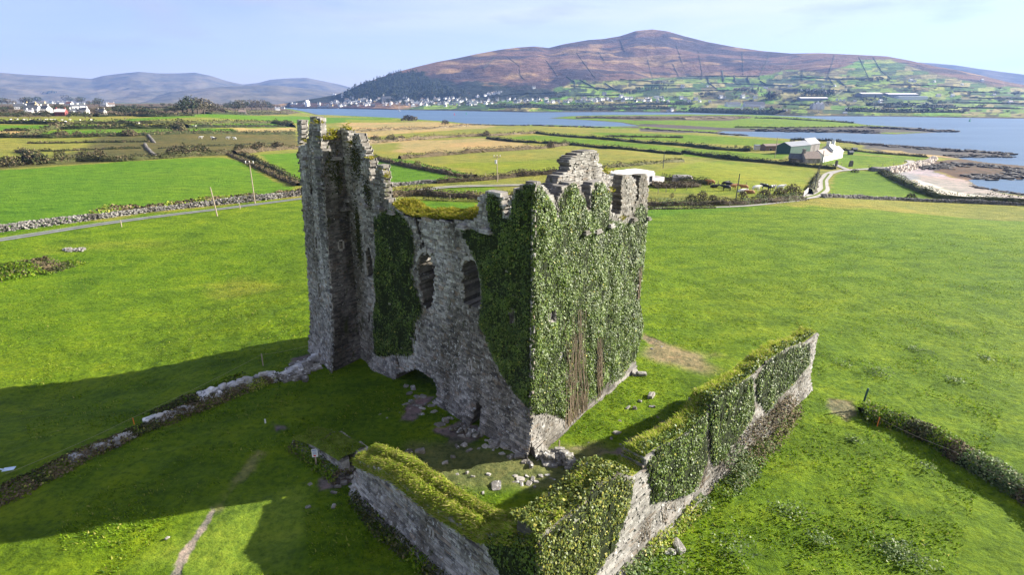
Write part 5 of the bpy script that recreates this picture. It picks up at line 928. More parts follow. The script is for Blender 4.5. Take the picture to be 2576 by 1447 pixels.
HEDGES = [   # label, outline, width, height, count, leaf size, mats
 ('low dark hedge at the far left edge under the first sheep field', [(-120, 311), (0, 311), (90, 312), (174, 313)], 5, 3.2, 700, 1.0, HG),
 ('far gorse hedge below the long bright strip field at left', [(188, 312), (250, 311), (380, 311), (501, 311), (620, 310), (735, 310)], 5, 3.2, 1500, 1.0, HG),
 ('short low hedge above the tan strip at the far left', [(12, 329), (40, 329), (70, 329)], 3, 1.6, 220, .8, HG),
 ('hedge slanting up from the far left to the sheep field corner', [(40, 345), (70, 338), (100, 332), (128, 325), (155, 318), (180, 313)], 5, 3, 750, .9, HG),
 ('gorse hedge between the two middle bright strips at left', [(152, 325), (250, 324), (350, 323), (447, 322)], 5, 3.3, 1150, .9, HG),
 ('short thick hedge running downhill between the strip fields', [(451, 311), (455, 321), (462, 334)], 6, 4, 520, .9, HG),
 ('gorse hedge behind the small sheep at centre left', [(469, 321), (560, 320), (640, 319), (714, 319)], 5, 3, 850, .9, HG),
 ('dense dark thicket beside the tower top in the strip fields', [(690, 311), (712, 314), (735, 320)], 9, 5, 480, 1.0, HG),
 ('long gorse hedge along the top of the dull brown field', [(-120, 347), (0, 346), (120, 347), (240, 344), (371, 340), (461, 336), (516, 336), (629, 337), (740, 337)], 4.5, 3, 3000, .75, HG),
 ('thin dark hedge line in the upper dull field at left', [(70, 361), (180, 360), (280, 358), (377, 357)], 2, 1.1, 700, .55, HG),
 ('thin dark hedge line in the lower dull field at left', [(96, 381), (160, 380), (230, 377), (300, 375), (355, 373)], 2, 1.1, 650, .5, HG),
 ('thin dark hedge line in the dull field right of the crooked wall', [(400, 374), (460, 370), (560, 367), (690, 362)], 2, .9, 560, .5, HG),
 ('short slanting dark hedge in the olive field at far left', [(46, 381), (62, 385), (80, 389), (100, 397)], 3.2, 2.2, 500, .5, HG),
 ('thick dark hedge along the top of the big bright left field', [(-120, 425), (0, 418), (70, 412), (140, 410), (200, 406), (300, 406), (421, 398), (516, 391), (567, 389)], 3.4, 2.3, 3600, .45, HG),
 ('brown hedge along the top of the bright field left of the tower', [(590, 388), (650, 381), (733, 375), (760, 373)], 3.4, 2.6, 1100, .45, HB),
 ('brown lane hedge slanting down to the tower, left side', [(573, 388), (600, 400), (633, 414), (683, 438), (752, 468)], 2.6, 1.5, 1800, .4, HB),
 ('green lane hedge slanting down to the tower, right side', [(604, 388), (640, 402), (667, 415), (705, 436), (750, 462)], 2.6, 1.7, 1800, .4, HG),
 ('far brown hedge across the tan fields right of the tower', [(890, 332), (1000, 327), (1092, 324), (1176, 317)], 6, 3, 900, .9, HB),
 ('bushy brown hedge below the tan field right of the tower', [(922, 361), (1009, 354), (1109, 347), (1259, 341), (1349, 335)], 4.5, 3, 1700, .7, HB),
 ('straight brown hedge crossing the rough pasture behind the ruin', [(1006, 400), (1080, 394), (1150, 388), (1270, 380), (1387, 371), (1430, 365)], 3.2, 2.6, 2600, .45, HB),
 ('dark hedge slanting along the bright green triangle behind the ruin', [(925, 392), (942, 398), (977, 409), (1041, 423), (1084, 430), (1140, 441), (1195, 448)], 2.8, 1.9, 2100, .4, HB),
 ('brown hedge running right from the short dry stone wall', [(1098, 461), (1155, 457), (1208, 454), (1261, 449), (1325, 441), (1400, 438)], 2.6, 1.7, 2200, .33, HB),
 ('scrubby hedge along the near side of the gravel lane behind the ruin', [(984, 496), (1048, 490), (1120, 494), (1208, 501), (1290, 505)], 3.2, 1.9, 2300, .3, HB),
 ('low grass bank just beyond the broken wall top', [(984, 503), (1080, 504), (1208, 508), (1290, 509)], 1.2, .7, 800, .25, [M_TURF, M_HEDGE]),
 ('long dark hedge below the narrow bright strip at centre right', [(1349, 335), (1426, 344), (1526, 351), (1620, 360), (1717, 366), (1800, 376), (1884, 381)], 4.5, 2.8, 2300, .65, HG),
 ('long dark hedge on the near side of the narrow bright strip', [(1226, 349), (1292, 357), (1426, 364), (1526, 374), (1626, 382), (1717, 389)], 3.6, 2.4, 2200, .55, HG),
 ('dark hedge running down to the standing stones by the farm', [(1717, 385), (1784, 394), (1850, 403), (1950, 411), (2017, 418), (2100, 426)], 3, 2.6, 2600, .42, HG),
 ('thin hedge line below the rough pasture right of the gable', [(1512, 424), (1580, 418), (1640, 412), (1717, 407)], 2.6, 1.5, 900, .42, HG),
 ('faint hedge line between the narrow fields near the inlet', [(1526, 343), (1620, 345), (1717, 347)], 4, 1.8, 500, .7, HG),
 ('dark heather scrub on the inlet headland', [(1450, 297), (1560, 298), (1717, 300), (1800, 298), (1884, 297)], 12, 4, 900, 1.3, HB),
 ('hedge along the crest of the grassy headland', [(1900, 297), (1980, 299), (2060, 304), (2144, 310)], 7, 2.6, 500, 1.1, HG),
 ('dark seaweed-topped hedge line under the headland field', [(1850, 320), (1950, 322), (2100, 321), (2190, 319)], 6, 1.8, 450, 1.0, HG),
 ('shoreline hedge behind the farm sheds', [(1990, 352), (2060, 354), (2117, 357)], 4, 2, 450, .7, HG),
 ('hedge between the two farm lawns toward the shore', [(2110, 377), (2180, 383), (2260, 390), (2330, 396)], 2.6, 1.3, 900, .45, HG),
 ('thick green hedge bank dividing field and beach', [(2217, 435), (2242, 448), (2282, 467), (2322, 485), (2365, 499), (2450, 509), (2600, 518), (2750, 530)], 3.4, 2.4, 3600, .3, [M_HEDGE, M_HEDGE, M_GRASS]),
 ('roadside scrub hedge along the lane right of the ruin', [(1628, 518), (1700, 517), (1780, 516), (1860, 514), (1940, 508), (2015, 501)], 3.4, 1.5, 4200, .24, [M_BRAMB, M_HEDGE, M_WEED, M_BRAMB]),
 ('dark hedge beside the two leaning poles at the lane bend', [(2036, 490), (2046, 474), (2050, 458), (2056, 446)], 2.2, 2.2, 1300, .28, HG),
 ('brown reed bed beside the white concrete building', [(1640, 470), (1690, 470), (1748, 467)], 7, 1.1, 2200, .3, [M_BRAMB, M_BRAMB]),
 ('hedge strip behind the cattle on the right', [(1665, 452), (1720, 458), (1790, 464)], 2.2, 1.6, 900, .3, HG),
 ('low weedy verge on the near side of the lane', [(1628, 526), (1720, 525), (1800, 523)], 1.4, .6, 500, .22, [M_HEDGE, M_TURF]),
 ('brown hedge on the far side of the white building', [(1500, 431), (1520, 430), (1420, 440), (1400, 444)], 2.6, 1.6, 600, .35, HB),
]
for k, (lab, pts, w, h, n, s, mats) in enumerate(HEDGES): scrub('hedge', lab, 'hedge', pts, w, h, n, s, mats, 100 + k, 'field hedges')
def bush(name, label, x, y, wpx, hpx, mats, seed, group=None, n=420, trunk=False):
    p = G(x, y); d = np.linalg.norm(p - EYE); w = wpx / F * d / 2; h = hpx / F * d; r = np.random.default_rng(seed); root = thing(name, label, 'bush', tuple(p), group=group)
    v = r.normal(0, 1, (n, 3)); v /= np.linalg.norm(v, axis=1)[:, None]; v[:, 2] = np.abs(v[:, 2]); lump = .62 + .55 * np.array([mnoise.noise(Vector(q * 1.9) + Vector((seed * 2.7, 0, 0))) * .5 + .5 for q in v]); rad = lump * (.75 + .3 * r.random(n))
    P = v * rad[:, None] * np.array([w, w * .85, h * 1.05]) + np.array([0, 0, h * .06 if not trunk else h * .25]); V, Q = leaves(P, v, r.uniform(.5, 1.3, n) * max(.14, w * .16), r, .7, .7)
    mi = np.where(r.random(n) < .35, 1, 0) if isinstance(mats, list) and len(mats) > 1 else None
    mesh('foliage', V, Q, mats, root, mi=mi); b = MB()
    for k in range(4): a = k * 1.6 + seed; b.tube([(0.1 * math.cos(a), .1 * math.sin(a), -.3), (w * .25 * math.cos(a), w * .25 * math.sin(a), h * .4), (w * .5 * math.cos(a), w * .5 * math.sin(a), h * .75)], [w * .06, w * .045, w * .02], 5)
    b.build('stem', M_BARK, root); return root
for k, (x, y, w, h, lab, m) in enumerate([(86, 412, 62, 22, 'wide dark bush in the hedge at the far left of the bright field', [M_HEDGE, M_BRAMB]), (156, 408, 36, 25, 'round dark bush standing second in the left field hedge', [M_HEDGE, M_BRAMB]), (215, 403, 36, 19, 'brown bush left of the middle of the field hedge', [M_BRAMB, M_HEDGE]), (250, 403, 38, 21, 'brown bush at the middle of the field hedge', [M_BRAMB, M_HEDGE]),
        (440, 394, 42, 22, 'dark bush below the end of the crooked field wall', [M_HEDGE, M_BRAMB]), (470, 392, 40, 24, 'tall dark bush right of the crooked field wall', [M_HEDGE, M_BRAMB]), (505, 390, 48, 22, 'broad dark bush near the right end of the field hedge', [M_HEDGE, M_BRAMB]), (604, 381, 34, 16, 'dark bush at the head of the sunken lane', [M_HEDGE, M_BRAMB]), (650, 378, 44, 17, 'brown bush in the hedge just left of the tower', [M_BRAMB, M_HEDGE]), (25, 418, 44, 18, 'dark bush touching the left edge in the field hedge', [M_HEDGE, M_BRAMB]), (700, 374, 40, 16, 'brown bush half way between lane head and tower', [M_BRAMB, M_HEDGE]),
        (154, 344, 32, 13, 'umbrella-shaped brown thorn bush in the far left hedge', [M_BRAMB]), (195, 344, 22, 12, 'small leaning thorn bush in the far left hedge', [M_BRAMB]), (325, 342, 34, 14, 'wide brown thorn bush near the top of the crooked wall', [M_BRAMB]),
        (945, 357, 34, 15, 'dark brown bush at the left end of the hedge below the tan field', [M_BRAMB]), (985, 355, 34, 15, 'pair-like brown bush mass in the hedge below the tan field', [M_BRAMB]), (1010, 353, 24, 12, 'smaller brown bush right of the bush mass below the tan field', [M_BRAMB]), (1224, 343, 24, 14, 'rounded brown bush above the straight pasture hedge', [M_BRAMB]), (1051, 422, 24, 18, 'round brown bush on the hedge of the bright triangle', [M_BRAMB]),
        (1031, 303, 44, 12, 'clump of grey bushes and ruin on the bay shore', [M_TREEB]), (1120, 312, 22, 10, 'round grey bush on the bay shore', [M_TREEB]), (1385, 372, 26, 14, 'grey bush where the pasture hedges meet', [M_BRAMB]), (1420, 360, 14, 9, 'small grey bush on the narrow bright strip', [M_BRAMB]),
        (1315, 444, 30, 20, 'brown bush on the hedge left of the gable', [M_BRAMB]), (1345, 443, 20, 14, 'small brown bush just left of the gable', [M_BRAMB]), (1180, 494, 26, 14, 'grey bush in the scrub hedge by the gravel lane', [M_BRAMB]), (1076, 490, 26, 18, 'brown bush in the scrub hedge near the wall top', [M_BRAMB]), (1300, 500, 36, 26, 'brown bush behind the broken parapet', [M_BRAMB]),
        (1690, 497, 14, 12, 'small grey bush by the lane nearest the ruin', [M_BRAMB]), (1738, 505, 28, 16, 'dark bush by the lane, left of the tall grey bush', [M_HEDGE, M_BRAMB]), (1765, 503, 32, 22, 'tall grey bush in the lane hedge', [M_BRAMB]), (1792, 506, 26, 15, 'grey bush right of the tall lane bush', [M_BRAMB]), (1868, 500, 28, 18, 'grey bush right of the lane pole', [M_BRAMB]), (1922, 496, 36, 18, 'grey bush below the black and white cow', [M_BRAMB]), (1960, 490, 30, 16, 'grey bush near the white gate', [M_BRAMB]), (1992, 490, 42, 24, 'slanting grey bush beside the white gate', [M_BRAMB]), (2026, 481, 11, 14, 'small upright dark bush behind the gate', [M_HEDGE]),
        (2291, 503, 26, 15, 'round dark thorn bush in the corner of the beach field', [M_HEDGE]), (2150, 434, 20, 8, 'low dark bush on the bank below the lane fork', [M_HEDGE]), (1850, 372, 10, 8, 'dark bush behind the farm sheds', [M_HEDGE]), (1993, 358, 16, 7, 'dark bush above the green shed', [M_HEDGE]), (1880, 378, 26, 11, 'green bush left of the brown farm shed', [M_HEDGE, M_GRASS])]):
    bush('bush', lab, x, y, w, h, m, 300 + k, 'bushes in the hedges', 520 if w > 20 else 260)
# poles
def pole(x, y, ytop, label, style=0, mat=M_WOOD, dx=0):
    p = G(x, y); d = np.linalg.norm(p - EYE); h = (y - ytop) / F * d * 1.07; o = thing('utility_pole', label, 'pole', tuple(p), group='utility poles'); mb = MB(); rad = max(.13, d * .00058); mb.tube([(0, 0, -.3), (dx * .5, 0, h * .5), (dx, 0, h)], [rad, rad * .9, rad * .75], 8); mb.build('pole', mat, o)
    if style:
        mb = MB(); mb.box((dx, 0, h - .35), (1.9, .16, .16)); mb.build('crossarm', mat, o)
        for k in (-.85, 0, .85): mb = MB(); mb.tube([(dx + k, 0, h - .28), (dx + k, 0, h + .12), (dx + k, 0, h + .2)], [.07, .11, .05], 6); mb.build('insulator', M_WHITE, o)
    if style == 2: mb = MB(); mb.tube([(dx - .38, -.1, h - 2.2), (dx - .38, -.1, h - 1.2)], [.3, .3], 10); mb.build('transformer', M_METAL, o)
    return o
pole(642, 513, 425, 'pale utility pole with insulators beside the lane-side stone wall', 1)
pole(547, 544, 484, 'shorter leaning pale pole beside the tarmac lane', 0, dx=-.5)
pole(1251, 458, 398, 'wooden pole carrying a grey transformer behind the ruin', 2)
pole(979, 489, 425, 'slim bare pole just right of the stepped broken parapet', 0)
pole(1850, 509, 448, 'dark wooden pole in the roadside scrub by the cattle', 0, M_WOODD, .2)
pole(2047, 482, 431, 'dark pole at the lane bend, the nearer one', 0, M_WOODD, .3)
pole(2058, 447, 413, 'dark pole at the lane bend, the farther one', 0, M_WOODD, .1)
pole(1668, 423, 390, 'slim dark pole in the pasture beyond the white building', 0, M_WOODD)
pole(2067, 415, 386, 'dark pole in front of the stone farm outbuilding', 0, M_WOODD)
pole(1949, 397, 356, 'pole standing beside the brown farm shed', 0, M_WOOD)
for k, (x, y) in enumerate([(1629, 489), (1655, 487), (1675, 484), (1698, 481), (1727, 478), (1740, 474), (1762, 473), (1788, 468), (1806, 466), (1877, 470), (1254, 452), (1221, 446), (1190, 491), (1198, 490), (1262, 447), (1132, 504), (1740, 520), (1835, 520), (1883, 516), (1998, 503), (2003, 496), (2092, 413), (2117, 415), (2185, 421), (2220, 418), (2247, 417), (2275, 410), (2318, 481), (2376, 499), (306, 571), (604, 526)]):
    p = G(x, y); mb = MB(); mb.tube([(0, 0, -.2), (.02, 0, .6), (.03, 0, 1.25)], [.09, .09, .07], 5); o = mb.build('fence_post', M_WOOD, loc=tuple(p)); tag(o, 'small wooden fence post in the distant fields', 'post', 'distant fence posts')
# field gate
def gate():
    a, b = G(2020, 497), G(2031, 490); d = b - a; L = np.hypot(d[0], d[1]); o = thing('field_gate', 'white metal field gate standing at the lane side', 'gate', tuple(a), math.atan2(d[1], d[0])); mb = MB()
    for z in (.25, .5, .75, 1.0, 1.3): mb.tube([(0, 0, z), (L, 0, z)], .05, 6)
    for x in (0, L / 2, L): mb.tube([(x, 0, .2), (x, 0, 1.32)], .05, 6)
    mb.build('bars', M_WHITE, o)
    for x in (-.2, L + .2): m2 = MB(); m2.tube([(x, 0, -.2), (x, 0, 1.5)], .12, 7); m2.build('post', M_WOOD, o)
gate()
# ------------------------------------------------------------------ cattle
def animal(name, mat_body, scale=1., lying=False):
    P = {'r': (-.75, 0, 1.12), 'm': (0, 0, 1.05), 's': (.7, 0, 1.12), 'n': (1.1, 0, 1.32), 'h': (1.42, 0, 1.42), 'z': (1.72, 0, 1.22), 't0': (-.98, 0, 1.15), 't1': (-1.05, 0, .75)}
    E = [('r', 'm'), ('m', 's'), ('s', 'n'), ('n', 'h'), ('h', 'z'), ('r', 't0'), ('t0', 't1')]; Rd = {'r': .38, 'm': .43, 's': .37, 'n': .22, 'h': .17, 'z': .10, 't0': .06, 't1': .04}
    for s in (-1, 1):
        for k, x, par, top in (('f', .68, 's', .8), ('b', -.8, 'r', .85)):
            a, b_, c = f'{k}{s}a', f'{k}{s}b', f'{k}{s}c'
            P[a] = (x, .24 * s, top); P[b_] = (x + (.03 if k == 'f' else -.12), .25 * s, .45); P[c] = (x + (.0 if k == 'f' else -.03), .25 * s, .02); E += [(par, a), (a, b_), (b_, c)]; Rd[a] = .15; Rd[b_] = .08; Rd[c] = .065
        e = f'e{s}'; P[e] = (1.36, .24 * s, 1.5); E.append(('h', e)); Rd[e] = .05
    if lying:
        for k in P:
            x, y, z = P[k]; P[k] = (x, y * (1.6 if k[-1] in 'bc' else 1), max(.1, (z - .62)) if k[-1] not in 'c' else .1)
    keys = list(P); ix = {k: i for i, k in enumerate(keys)}; me = bpy.data.meshes.new(name); me.from_pydata([P[k] for k in keys], [(ix[a], ix[b]) for a, b in E], []); o = bpy.data.objects.new(name, me); COL.objects.link(o)
    o.modifiers.new('skin', 'SKIN'); o.modifiers.new('sub', 'SUBSURF').levels = 1
    for i, k in enumerate(keys): me.skin_vertices[0].data[i].radius = (Rd[k], Rd[k])
    me.skin_vertices[0].data[ix['m']].use_root = True; me.skin_vertices[0].data[0].use_root = False
    dg = bpy.context.evaluated_depsgraph_get(); nm = bpy.data.meshes.new_from_object(o.evaluated_get(dg)); bpy.data.objects.remove(o); nm.materials.clear(); nm.materials.append(mat_body); return nm
def hide(name, base, patch, thr):
    m, nt, b = newmat(name); tc = nt.nodes.new('ShaderNodeTexCoord'); n = noisen(nt, 1.5, 2, .5, tc.outputs['Object']); r = ramp(nt, [(thr, base), (thr + .03, patch)]); nt.links.new(n.outputs['Fac'], r.inputs[0]); nt.links.new(r.outputs[0], b.inputs['Base Color']); b.inputs['Roughness'].default_value = .75; return m
M_PIED = hide('pied_hide', (.012, .012, .013), (.7, .68, .62), .56)
cm = {'black': animal('cow', M_COWB), 'white': animal('cow', M_COWW), 'pied': animal('cow', M_PIED), 'tan': animal('cow', M_COWR), 'blacklie': animal('cow', M_COWB, lying=True), 'tanlie': animal('cow', M_COWR, lying=True), 'whitelie': animal('cow', M_COWW, lying=True)}
def cow(kind, x, y, rz, label, scale=1., group='cattle in the fields', name='cow', cat='cow'):
    p = G(x, y); o = bpy.data.objects.new(name, cm[kind]); COL.objects.link(o); o.location = p; o.rotation_euler[2] = rz; o.scale = (scale,) * 3; return tag(o, label, cat, group)
for a in (('black', 1827, 480, 2.9, 'black cow standing broadside, nearest of the dark cattle left of the pole'), ('black', 1823, 470, .4, 'black cow standing behind the nearest black cow'), ('black', 1835, 473, 2.6, 'black cow half hidden at the right of the black pair'), ('tan', 1843, 477, .2, 'tan cow between the black cattle and the dark pole'), ('blacklie', 1796, 472, .1, 'black cow lying down by the hedge at the left of the herd'), ('tan', 1788, 466, 3.1, 'brown cow grazing by the hedge at the left of the herd'),
          ('tan', 1871, 479, 3.0, 'tan cow just right of the dark pole behind a white cow'), ('whitelie', 1866, 484, .1, 'white cow lying just right of the dark pole'), ('tanlie', 1888, 487, 3.2, 'reddish brown cow lying down in front of the herd'), ('white', 1901, 481, .2, 'white cow standing right of the lying brown cow'), ('pied', 1925, 477, 2.2, 'black and white cow standing in the middle of the herd'), ('pied', 1941, 480, .5, 'black and white cow facing right above the lane scrub'), ('white', 1962, 479, .1, 'white cow farthest right in the herd'),
          ('white', 505, 349, .2, 'white bullock at left of four in the dull field'), ('white', 536, 350, 3.0, 'white bullock beside a black calf in the dull field'), ('black', 539, 353, .3, 'black calf beside the white bullock in the dull field'), ('white', 573, 350, .1, 'white bullock third along in the dull field'), ('white', 591, 351, 2.9, 'white bullock nearest the tower in the dull field')): cow(*a)
for x, y in ((28, 303), (44, 302), (60, 303), (68, 302), (80, 304), (100, 303), (116, 303), (130, 303), (137, 303), (156, 304), (176, 303), (202, 304), (230, 303), (68, 308), (72, 310), (90, 308), (113, 308), (139, 310), (166, 308), (480, 320), (487, 319), (492, 320), (500, 319), (515, 319), (523, 319), (345, 312), (350, 312)):
    cow('white', x, y, random.uniform(0, 6), 'small white sheep grazing in the far strip fields', .8, 'sheep in the strip fields', 'sheep', 'sheep')
# ------------------------------------------------------------------ farm
def gabled(name, label, A, B, depth, eave, ridge, wall, roof, cat='house', chim=(), wins=(), doors=(), gable_trim=None, group=None, over=.3, z=None):
    """gabled building: front wall from ground point A to B (photograph left to right), body lies behind it"""
    A, B = np.array(A), np.array(B); d = (B - A)[:2]; L = np.hypot(*d); a = math.atan2(d[1], d[0]); zb = z if z is not None else min(gz(*A[:2]), gz(*B[:2])) - .1
    o = thing(name, label, cat, (A[0], A[1], zb), a, group); mb = MB(); D = depth; e, rg = eave, ridge
    mb.add([(0, 0, -.6), (L, 0, -.6), (L, D, -.6), (0, D, -.6), (0, 0, e), (L, 0, e), (L, D, e), (0, D, e), (0, D / 2, rg), (L, D / 2, rg)], [(0, 1, 5, 4), (2, 3, 7, 6), (1, 2, 6, 9, 5), (3, 0, 4, 8, 7), (4, 5, 9, 8), (6, 7, 8, 9)]); mb.build('wall', wall, o)
    mb = MB(); t = .14; s = (rg - e) / (D / 2); w = over; q = [(-w, -w, e - s * w + .03), (L + w, -w, e - s * w + .03), (L + w, D / 2, rg + .03), (-w, D / 2, rg + .03), (L + w, D + w, e - s * w + .03), (-w, D + w, e - s * w + .03)]; q += [(x, y, zz + t) for x, y, zz in q]
    mb.add(q, [(6, 7, 8, 9), (9, 8, 10, 11), (1, 0, 3, 2), (2, 3, 5, 4), (0, 1, 7, 6), (4, 5, 11, 10), (1, 2, 8, 7), (2, 4, 10, 8), (3, 0, 6, 9), (5, 3, 9, 11)]); rf = mb.build('roof', roof, o)
    for u, hh in chim: mb = MB(); mb.box((u * L, D / 2, rg + hh / 2 - .3), (.9, 1.5, hh + .6)); mb.box((u * L, D / 2, rg + hh + .08), (1.1, 1.7, .2)); mb.build('chimney', wall if wall is M_WHITE else M_STONE, rf)
    for u, zz, ww, hh in wins:
        mb = MB(); mb.box((u * L, -.02, zz), (ww + .16, .1, hh + .16)); fr = mb.build('window', M_WHITE if wall is not M_WHITE else M_GREYM, o); mb = MB(); mb.box((u * L, -.075, zz), (ww, .05, hh)); mb.build('pane', M_GLASS, fr)
    for u, ww, hh in doors: mb = MB(); mb.box((u * L, -.03, hh / 2), (ww, .1, hh)); mb.build('door', M_WOODD, o)
    return o
def lerp(a, b, t): return np.array(a) + (np.array(b) - np.array(a)) * t
fA, fB = G(2070, 408.5), G(2119, 396.5)
gabled('cottage', 'low white cottage wing with brown roof and dark stone gable end', fA, lerp(fA, fB, .42), 6.0, 3.3, 5.6, M_WHITE, M_SLATEB, doors=((.15, 1, 2),))
gabled('cottage', 'tall white cottage with grey roof and two white chimneys', lerp(fA, fB, .425), lerp(fA, fB, .71), 5.6, 5.0, 7.4, M_WHITE, M_GREYM, chim=((.06, 1.5), (.94, 1.5)), wins=((.3, 1.5, .7, 1.2), (.7, 1.5, .7, 1.2), (.55, 3.9, .7, 1.0)))
gabled('cottage', 'lower white end wing of the farm cottages nearest the shore', lerp(fA, fB, .715), fB, 5.2, 3.5, 5.7, M_WHITE, M_GREYM, wins=((.35, 1.6, .6, 1.1), (.7, 1.6, .6, 1.1)))
gabled('stone_outbuilding', 'old grey stone farm building with mossy slate roof and tall chimney', G(2025, 411), G(2062, 410.5), 5.5, 2.4, 5.2, M_STONE, M_SLATEB, 'outbuilding', chim=((.05, 1.2),))
gabled('lean_to', 'dark low shed with patchy slate roof before the stone outbuilding', G(1983, 409), G(2013, 410), 4.5, 2.2, 4.2, M_STONE_D, M_SLATE, 'shed')
gabled('farm_shed', 'large dark green metal farm shed', G(1987, 388), G(2037, 384), 8, 4.6, 6.6, M_GREENM, M_GREYM, 'shed')
gabled('barn', 'dark slate-roofed stone barn behind the green shed', G(2034, 383), G(2060, 379), 7, 4.6, 7.6, M_STONE_D, M_SLATE, 'barn')
gabled('farm_shed', 'low brown timber farm shed with white gates', G(1925, 379.5), G(1969, 379), 5, 3.0, 4.0, plain('brown_boards', (.2, .13, .09), .8, .2, 3), M_SLATEB, 'shed', wins=((.3, 1., 1.6, 1.2), (.72, 1.0, 3., 1.2)))
gabled('small_shed', 'tiny pale shed at the left end of the farmyard', G(1899, 377), G(1912, 377), 2.5, 2.6, 3.1, M_CONC, M_GREYM, 'shed')
gabled('small_shed', 'little dark hut on the farm lawn', G(2137, 389.5), G(2146, 389.5), 2, 1.5, 2.2, M_WOODD, M_SLATE, 'hut'); gabled('small_shed', 'second little dark hut nearer the shore', G(2146, 381), G(2156, 381), 2, 1.5, 2.2, M_WOODD, M_SLATE, 'hut')
for x, y, s, lab in ((2103, 418, (.55, .4, 1.5), 'slim dark standing stone at the edge of the farm lawn'), (2140, 419, (.85, .5, 1.6), 'broad dark standing stone beside the lane')):
    V, Fc = boulder_mesh('standing_stone', int(x), *s, .25); p = G(x, y); tag(mesh('standing_stone', V, Fc, M_STONE_D, loc=(p[0], p[1], p[2] + 1.1)), lab, 'stone')
p = G(2212, 430); V, Fc = boulder_mesh('gravel_heap', 5, 3.6, 2.8, 1.6, .2); tag(mesh('gravel_heap', V, Fc, M_SHINGLE, loc=tuple(p)), 'grey gravel heap beside the lane above the beach hedge', 'heap')
p = G(1716, 455); V, Fc = boulder_mesh('rubble_heap', 6, 3.2, 2.2, 1.5, .2); tag(mesh('rubble_heap', V, Fc, M_SHINGLE, loc=tuple(p)), 'brown rubble heap right of the white concrete building', 'heap')
dry_wall('sea_wall', 'pale boulder sea wall curving above the shingle beach', [(2232, 437), (2255, 433), (2285, 427), (2312, 419), (2335, 411), (2350, 405)], 2.2, 2.6, plain('pale_boulders', (.5, .43, .36), .85, .35, 1.2), 9, 1.1)
def concrete_house():
    A, B = G(1562, 473), G(1646, 464); d = (B - A)[:2]; L = np.hypot(*d); o = thing('concrete_house', 'unfinished flat-roofed pale concrete house behind the ruin', 'house', (A[0], A[1], gz(*A[:2]) - .2), math.atan2(d[1], d[0])); D = 7.6; h = 3.5
    mb = MB()
    for x0, x1, y0, y1 in ((0, L, 0, .3), (0, L, D - .3, D), (0, .3, .3, D - .3), (L - .3, L, .3, D - .3), (L * .62, L * .62 + .25, .3, D - .3)): mb.box(((x0 + x1) / 2, (y0 + y1) / 2, h / 2), (x1 - x0, y1 - y0, h))
    mb.build('wall', M_CONC, o); mb = MB(); mb.box((L * .3, D / 2, h + .14), (L * .62 + .3, D + .4, .22)); mb.box((L * .82, D / 2 + .3, h + .2), (L * .36, D - .2, .3)); mb.build('roof', M_CONC, o)
    for u, z, w_, hh in ((.5, 2.0, 1.1, 1.5), (.56, 1.9, .7, 1.7), (.70, 2.0, 1.2, 1.6), (.88, 1.9, 1.0, 1.5), (.28, 2.0, 1.3, 1.2)): mb = MB(); mb.box((u * L, -.01, z), (w_, .06, hh)); mb.build('window', M_GLASS, o)
    a = thing('block_wall', 'low unfinished pale block annex at the right of the concrete house', 'wall', (B[0], B[1], gz(*B[:2]) - .2), math.atan2(d[1], d[0])); mb = MB(); mb.box((2.4, 1.2, .9), (4.6, .25, 1.8)); mb.box((4.6, 3.2, .9), (.25, 4, 1.8)); mb.build('wall', M_CONC, a)
concrete_house()
# shore rocks
r_ = np.random.default_rng(55)
def rocks(label, pts, n, size, seed, hgt=.4):
    P = [G(*p)[:2] for p in pts]; o = stone_row_world('shore_rocks', label, P, int(n * 1.7), size * .68, seed, hgt); return o
def stone_row_world(name, label, P, n, size, seed, hgt):
    r = np.random.default_rng(seed); mb = MB(); L = [0]
    for a, b in zip(P[:-1], P[1:]): L.append(L[-1] + np.hypot(*(b - a)))
    for i in range(n):
        s = r.uniform(0, L[-1]); x = np.interp(s, L, [p[0] for p in P]) + r.normal(0, size * 1.6); y = np.interp(s, L, [p[1] for p in P]) + r.normal(0, size * 2.2)
        V, Fc = boulder_mesh('x', int(r.integers(1, 999)), size * r.uniform(.5, 1.6), size * r.uniform(.4, 1.2), size * r.uniform(.12, .5), .7); mb.add(np.array(V) + np.array([x, y, max(gz(x, y), SEA) + .05]), Fc)
    return tag(mb.build(name, M_ROCK), label, 'rocks', kind='stuff')
rocks('dark rock ledge at the tip of the headland', [(2190, 321), (2260, 324), (2320, 328), (2370, 331)], 90, 5, 1); rocks('dark rocks along the underside of the headland', [(1900, 327), (2000, 329), (2100, 329), (2200, 331)], 90, 4, 2)
rocks('dark weedy rocks along the shore beyond the farm', [(2130, 358), (2220, 366), (2330, 374), (2470, 382), (2535, 388)], 140, 2.6, 3); rocks('dark rock ledge reaching into the inlet right of the farm', [(2400, 392), (2480, 394), (2530, 394)], 60, 2.2, 4)
rocks('brown seaweed rock shelf beyond the beach', [(2330, 425), (2420, 412), (2500, 420), (2576, 430), (2560, 444), (2450, 446)], 170, 1.9, 5); rocks('low dark rocks beside the mud channel', [(1620, 324), (1720, 330), (1800, 335), (1880, 341)], 80, 2.6, 6); rocks('small dark rocks on the wet sand', [(2450, 470), (2500, 478), (2576, 490)], 26, 1.1, 7)
rocks('dark rock shore of the bay behind the strip fields', [(1180, 313), (1300, 316), (1426, 318), (1526, 321)], 70, 3, 8)
